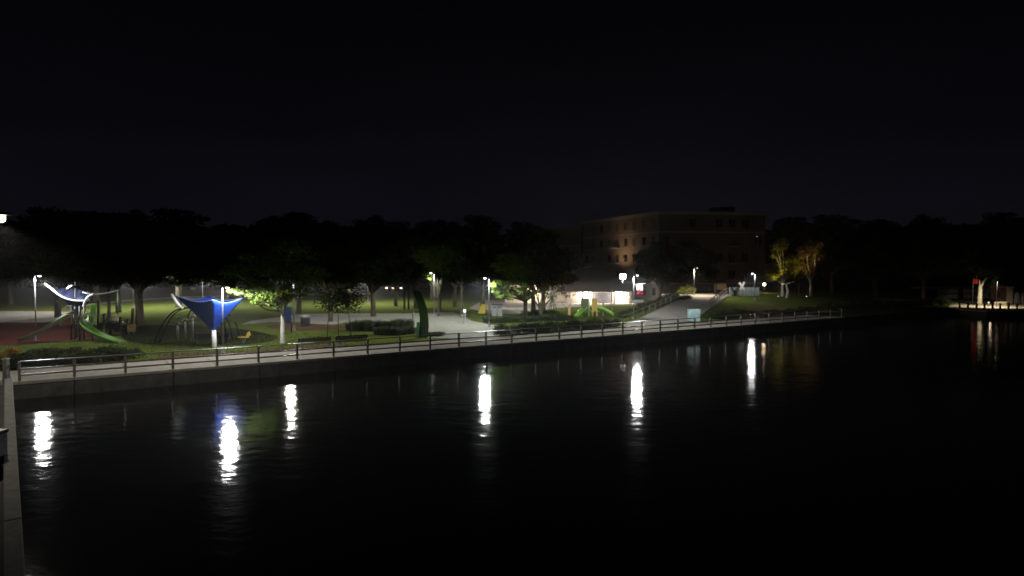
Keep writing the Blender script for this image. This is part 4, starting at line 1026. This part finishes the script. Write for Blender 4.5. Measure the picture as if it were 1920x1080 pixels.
m.tube(curve([q(1838, 540), q(1843, 530), q(1849, 521)], 4), [.22 - .01 * i for i in range(9)], 8); m.tube(curve([q(1838, 540), q(1837, 532), q(1836, 524)], 4), [.17 - .01 * i for i in range(9)], 8)
m.build('trunk', M_pbark, F.o, True)
m = MB(); rng = random.Random(5)
for px, py, s in ((1850, 512, 1.4), (1838, 508, 1.5), (1862, 520, 1.0), (1866, 508, 1.5), (1825, 505, 1.3)): leaves(m, q(px, py), (s, s, s * .7), int(130 * s * s), .17, rng)
m.build('crown', L_dark, F.o)
F = Fr('wall_sign', 'small red sign on a post left of the forked trunk', 'sign', 1829, 111, z=G); q = F.q
MB().box(q(1829, 527.5), (.40, .05, .42)).build('panel', mat('red_sign_glow', (.60, .03, .02), .5, emit=(.9, .06, .02), es=.12), F.o, bevel=.01)  # glow added to the red paint; the sign is no lamp
MB().tube([(-.42, .06, 0), (-.42, .06, q(0, 520).z)], .05, 8).build('post', M_trim, F.o); MB().box(q(1831, 519), (.09, .05, .15)).build('lamp_head', M_white, F.o, bevel=.02)
F = Fr('white_van', 'pale parked vehicle behind the forked trunk', 'van', 1812, 134, z=G); q = F.q
F.o['label'] = 'long pale low building wall behind the forked trunk'; F.o['category'] = 'building'; F.o.name = 'boathouse'
for k in range(7):
    x0 = q(1768, 550).x + k * 2.05; MB().box((x0, 0, 1.0), (.99, .15, 1.0)).build('wall', M_bannerw, F.o, bevel=.02)
MB().box((q(1836, 550).x - 8.0 + 1.5, .3, 2.25), (7.6, .6, .16)).build('roof', M_trim, F.o); MB().box((0, -.17, .95), (6.5, .03, .10)).build('band', M_dark, F.o)
F = Fr('parked_car', 'silver green parked car right of the forked trunk', 'car', 1854, 124, z=G); q = F.q
prof = [(-2.1, .35), (2.1, .35), (2.15, .75), (2.0, .95), (1.2, 1.02), (.7, 1.5), (-1.1, 1.52), (-1.7, 1.05), (-2.12, .95)]
m = MB(); k_ = len(prof); m.add([(x, -.85, z) for x, z in prof] + [(x, .85, z) for x, z in prof], [tuple(range(k_)), tuple(reversed(range(k_, 2 * k_)))] + [(i, i + k_, (i + 1) % k_ + k_, (i + 1) % k_) for i in range(k_)])
m.build('body', M_carw, F.o, bevel=.06)
for x in (-1.3, 1.3):
    for y in (-.8, .8): MB().tube([(x, y - .1, .33), (x, y + .1, .33)], .33, 14).build('wheel', M_tyre, F.o)
MB().add([(-.95, -.862, 1.05), (.95, -.862, 1.05), (.55, -.862, 1.42), (-.85, -.862, 1.42)], [(0, 1, 2, 3)]).build('window', M_glass, F.o)
F = Fr('bollard_light', 'short lit white bollard on the far right terrace', 'bollard', 1854, 105, z=G); q = F.q
MB().lathe((0, 0, 0), [(.11, 0), (.11, .5), (.13, .52), (.13, .56)], 12).build('body', M_trim, F.o, True); MB().lathe((0, 0, .56), [(.11, 0), (.11, .22), (.05, .26)], 12).build('lens', emat('terrace_lens', (1, .86, .6), 1.2), F.o, True)
point(F.o, (0, -.4, 1.4), 9, (1, .80, .5), .1)
F = Fr('planter_wall', 'low cream stone planter wall on the far right terrace', 'planter', 1876, 107, z=G); q = F.q
for k in range(4): MB().box((-.66 + k * .45, 0, .36), (.218, .2, .36)).build('stone', M_stone, F.o, bevel=.02)
F = Fr('kiosk', 'dark red kiosk with a pale side wall on the far right terrace', 'kiosk', 1884, 112, z=G); q = F.q
MB().box(q(1872, 548, .4), (.62, .9, 1.35)).build('wall', mat('dark_red_paint', (.07, .02, .018), .7), F.o); MB().box(q(1887, 553, .6), (.55, .8, 1.5)).build('wall', M_stone, F.o)
MB().box(q(1879, 538, .5), (1.35, 1.2, .07)).build('roof', M_grey, F.o, bevel=.02); MB().box(q(1872, 552, -.52), (.4, .02, .5)).build('window', M_glass, F.o)
for px, lb, m_ in ((1907, 'grey utility cabinet right of the kiosk', M_grey), (1919, 'pale cabinet at the right frame edge', M_trim)):
    F = Fr('utility_cabinet', lb, 'cabinet', px, 111, z=G); q = F.q
    MB().prism([(-.3, -.25), (.3, -.25), (.3, .25), (-.3, .25)], 0, 1.9).build('body', m_, F.o, bevel=.03); MB().lathe((0, 0, 1.9), [(.3, 0), (.22, .2), (.05, .3)], 12).build('cap', m_, F.o, True)
F = Fr('terrace_lamp', 'low hooded lamp post lighting the far right terrace', 'street lamp', 1869, 103.5, z=G); q = F.q
MB().tube(curve([(0, 0, 0), (0, 0, 2.6), (.1, 0, q(0, 522).z - .1), (-.35, 0, q(0, 520).z)], 4), .05, 8).build('pole', M_dark, F.o, True)
MB().lathe((-.4, 0, q(0, 522).z - .12), [(.06, -.06), (.16, -.02), (.18, .03), (.05, .12)], 12).build('lamp_head', M_dark, F.o, True)
spot(F.o, (-.4, 0, q(0, 522).z - .25), 3000, (1, .84, .55), 140, .6, .12, (R(22), 0, 0))

# ------------------------------------------------------------------ distant street and small things
def car(px, d, label, m_, rz=0):
    f = ground(px, d); t = thing('parked_car', label, 'car', f, rz, 'cars on the far street'); m = MB()
    m.add([(x, -.85, z) for x, z in prof] + [(x, .85, z) for x, z in prof], [tuple(range(k_)), tuple(reversed(range(k_, 2 * k_)))] + [(i, i + k_, (i + 1) % k_ + k_, (i + 1) % k_) for i in range(k_)]); m.build('body', m_, t, bevel=.06)
    for x in (-1.3, 1.3):
        for y in (-.8, .8): MB().tube([(x, y - .1, .33), (x, y + .1, .33)], .33, 14).build('wheel', M_tyre, t)
    MB().add([(-.95, -.862, 1.05), (.95, -.862, 1.05), (.55, -.862, 1.42), (-.85, -.862, 1.42)], [(0, 1, 2, 3)]).build('window', M_glass, t); return t
car(575, 178, 'pale car on the far street left of the lawn gap', M_carw, .1); car(601, 182, 'second pale car on the far street', M_carw, 0)
car(690, 190, 'dim pale car behind the lawn', M_carw, .05)
t = car(740, 176, 'lit car with glowing lamps on the far street', mat('dark_car_paint', (.12, .03, .03), .3), 0)
for x, c_ in ((-2.05, (1, .95, .85)), (-.3, (1, .45, .35)), (1.9, (1, .9, .8))): MB().box((x, -.9, .85), (.30, .06, .16)).build('headlight', emat('car_lamp_%d' % int(c_[1] * 100), c_, 3), t, bevel=.03)
for px, py, d, lb, s in ((687, 498, 150, 'small white lamp high in the dark trees', .16), (640, 499, 160, 'faint white lamp left of the small bright one', .10), (1049, 465, 150, 'faint lamp on the lower apartment wing', .12), (1418, 444, 120, 'tiny reddish lamp at the right end of the brick block', .07)):
    f = ground(px, d); h = Q(px, py, d).z - f.z; t = thing('distant_lamp', lb, 'street lamp', f)
    MB().tube([(0, 0, 0), (0, 0, h)], [.09, .06], 8).build('pole', M_dark, t, True); MB().lathe((0, 0, h), [(.05, 0), (s, s * .6), (s, s * 1.2), (.04, s * 1.7)], 10).build('globe', emat('distant_globe_%d' % int(s * 100), (1, .96, .88) if s > .08 else (1, .5, .4), 6 if s > .12 else 1.2), t, True)
# far wood closing the view behind park and lake: one mass
m = MB(); rng = random.Random(31)
for i in range(150):
    px = -260 + 2500 * i / 149 + rng.uniform(-10, 10)
    if 985 < px < 1440: continue
    d = rng.uniform(205, 225); f = ground(px, d); hh = rng.uniform(5, 8)
    for k in range(4): leaves(m, (f.x + rng.uniform(-2, 2), f.y + rng.uniform(-2, 2), G + hh * (k + .5) / 4), (3.4, 2.5, 2.0), 120, .55, rng)
tag(m.build('far_wood', L_dark), 'far dark wood closing the view behind the park', None, None, 'stuff')
# things on the promenade at the lower left
p = P(-13, 872); t = thing('litter_bin', 'grey square bin on the promenade at the left edge', 'bin', p)
MB().prism([(-.28, -.28), (.28, -.28), (.28, .28), (-.28, .28)], 0, 1.0).build('body', mat('pale_grey_bin', (.5, .5, .52), .5), t, bevel=.03); MB().box((0, 0, 1.06), (.31, .31, .06)).build('lid', M_dark, t, bevel=.03)
p = P(12, 719); t = thing('corner_post', 'grey timber post where the seawall meets the fence', 'post', p)
MB().box((0, 0, .62), (.12, .12, .72)).build('shaft', mat('grey_timber', (.17, .165, .15), .8, scale=5), t, bevel=.02); MB().box((0, 0, 1.37), (.14, .14, .035)).build('cap', M_coping, t, bevel=.01)

# added thin air volume, stands in for lens glow round the lamps
m = bpy.data.materials.new('bloom_air'); m.use_nodes = True; n = m.node_tree.nodes; n.clear(); l = m.node_tree.links
o = n.new('ShaderNodeOutputMaterial'); v = n.new('ShaderNodeVolumePrincipled'); l.new(v.outputs[0], o.inputs['Volume'])
v.inputs['Color'].default_value = (.9, .92, .95, 1); v.inputs['Density'].default_value = 0.0005; v.inputs['Anisotropy'].default_value = .75
hb = MB().box((110, 200, 10.0), (640, 560, 12.5)).build('bloom_volume', m); tag(hb, kind='stuff')
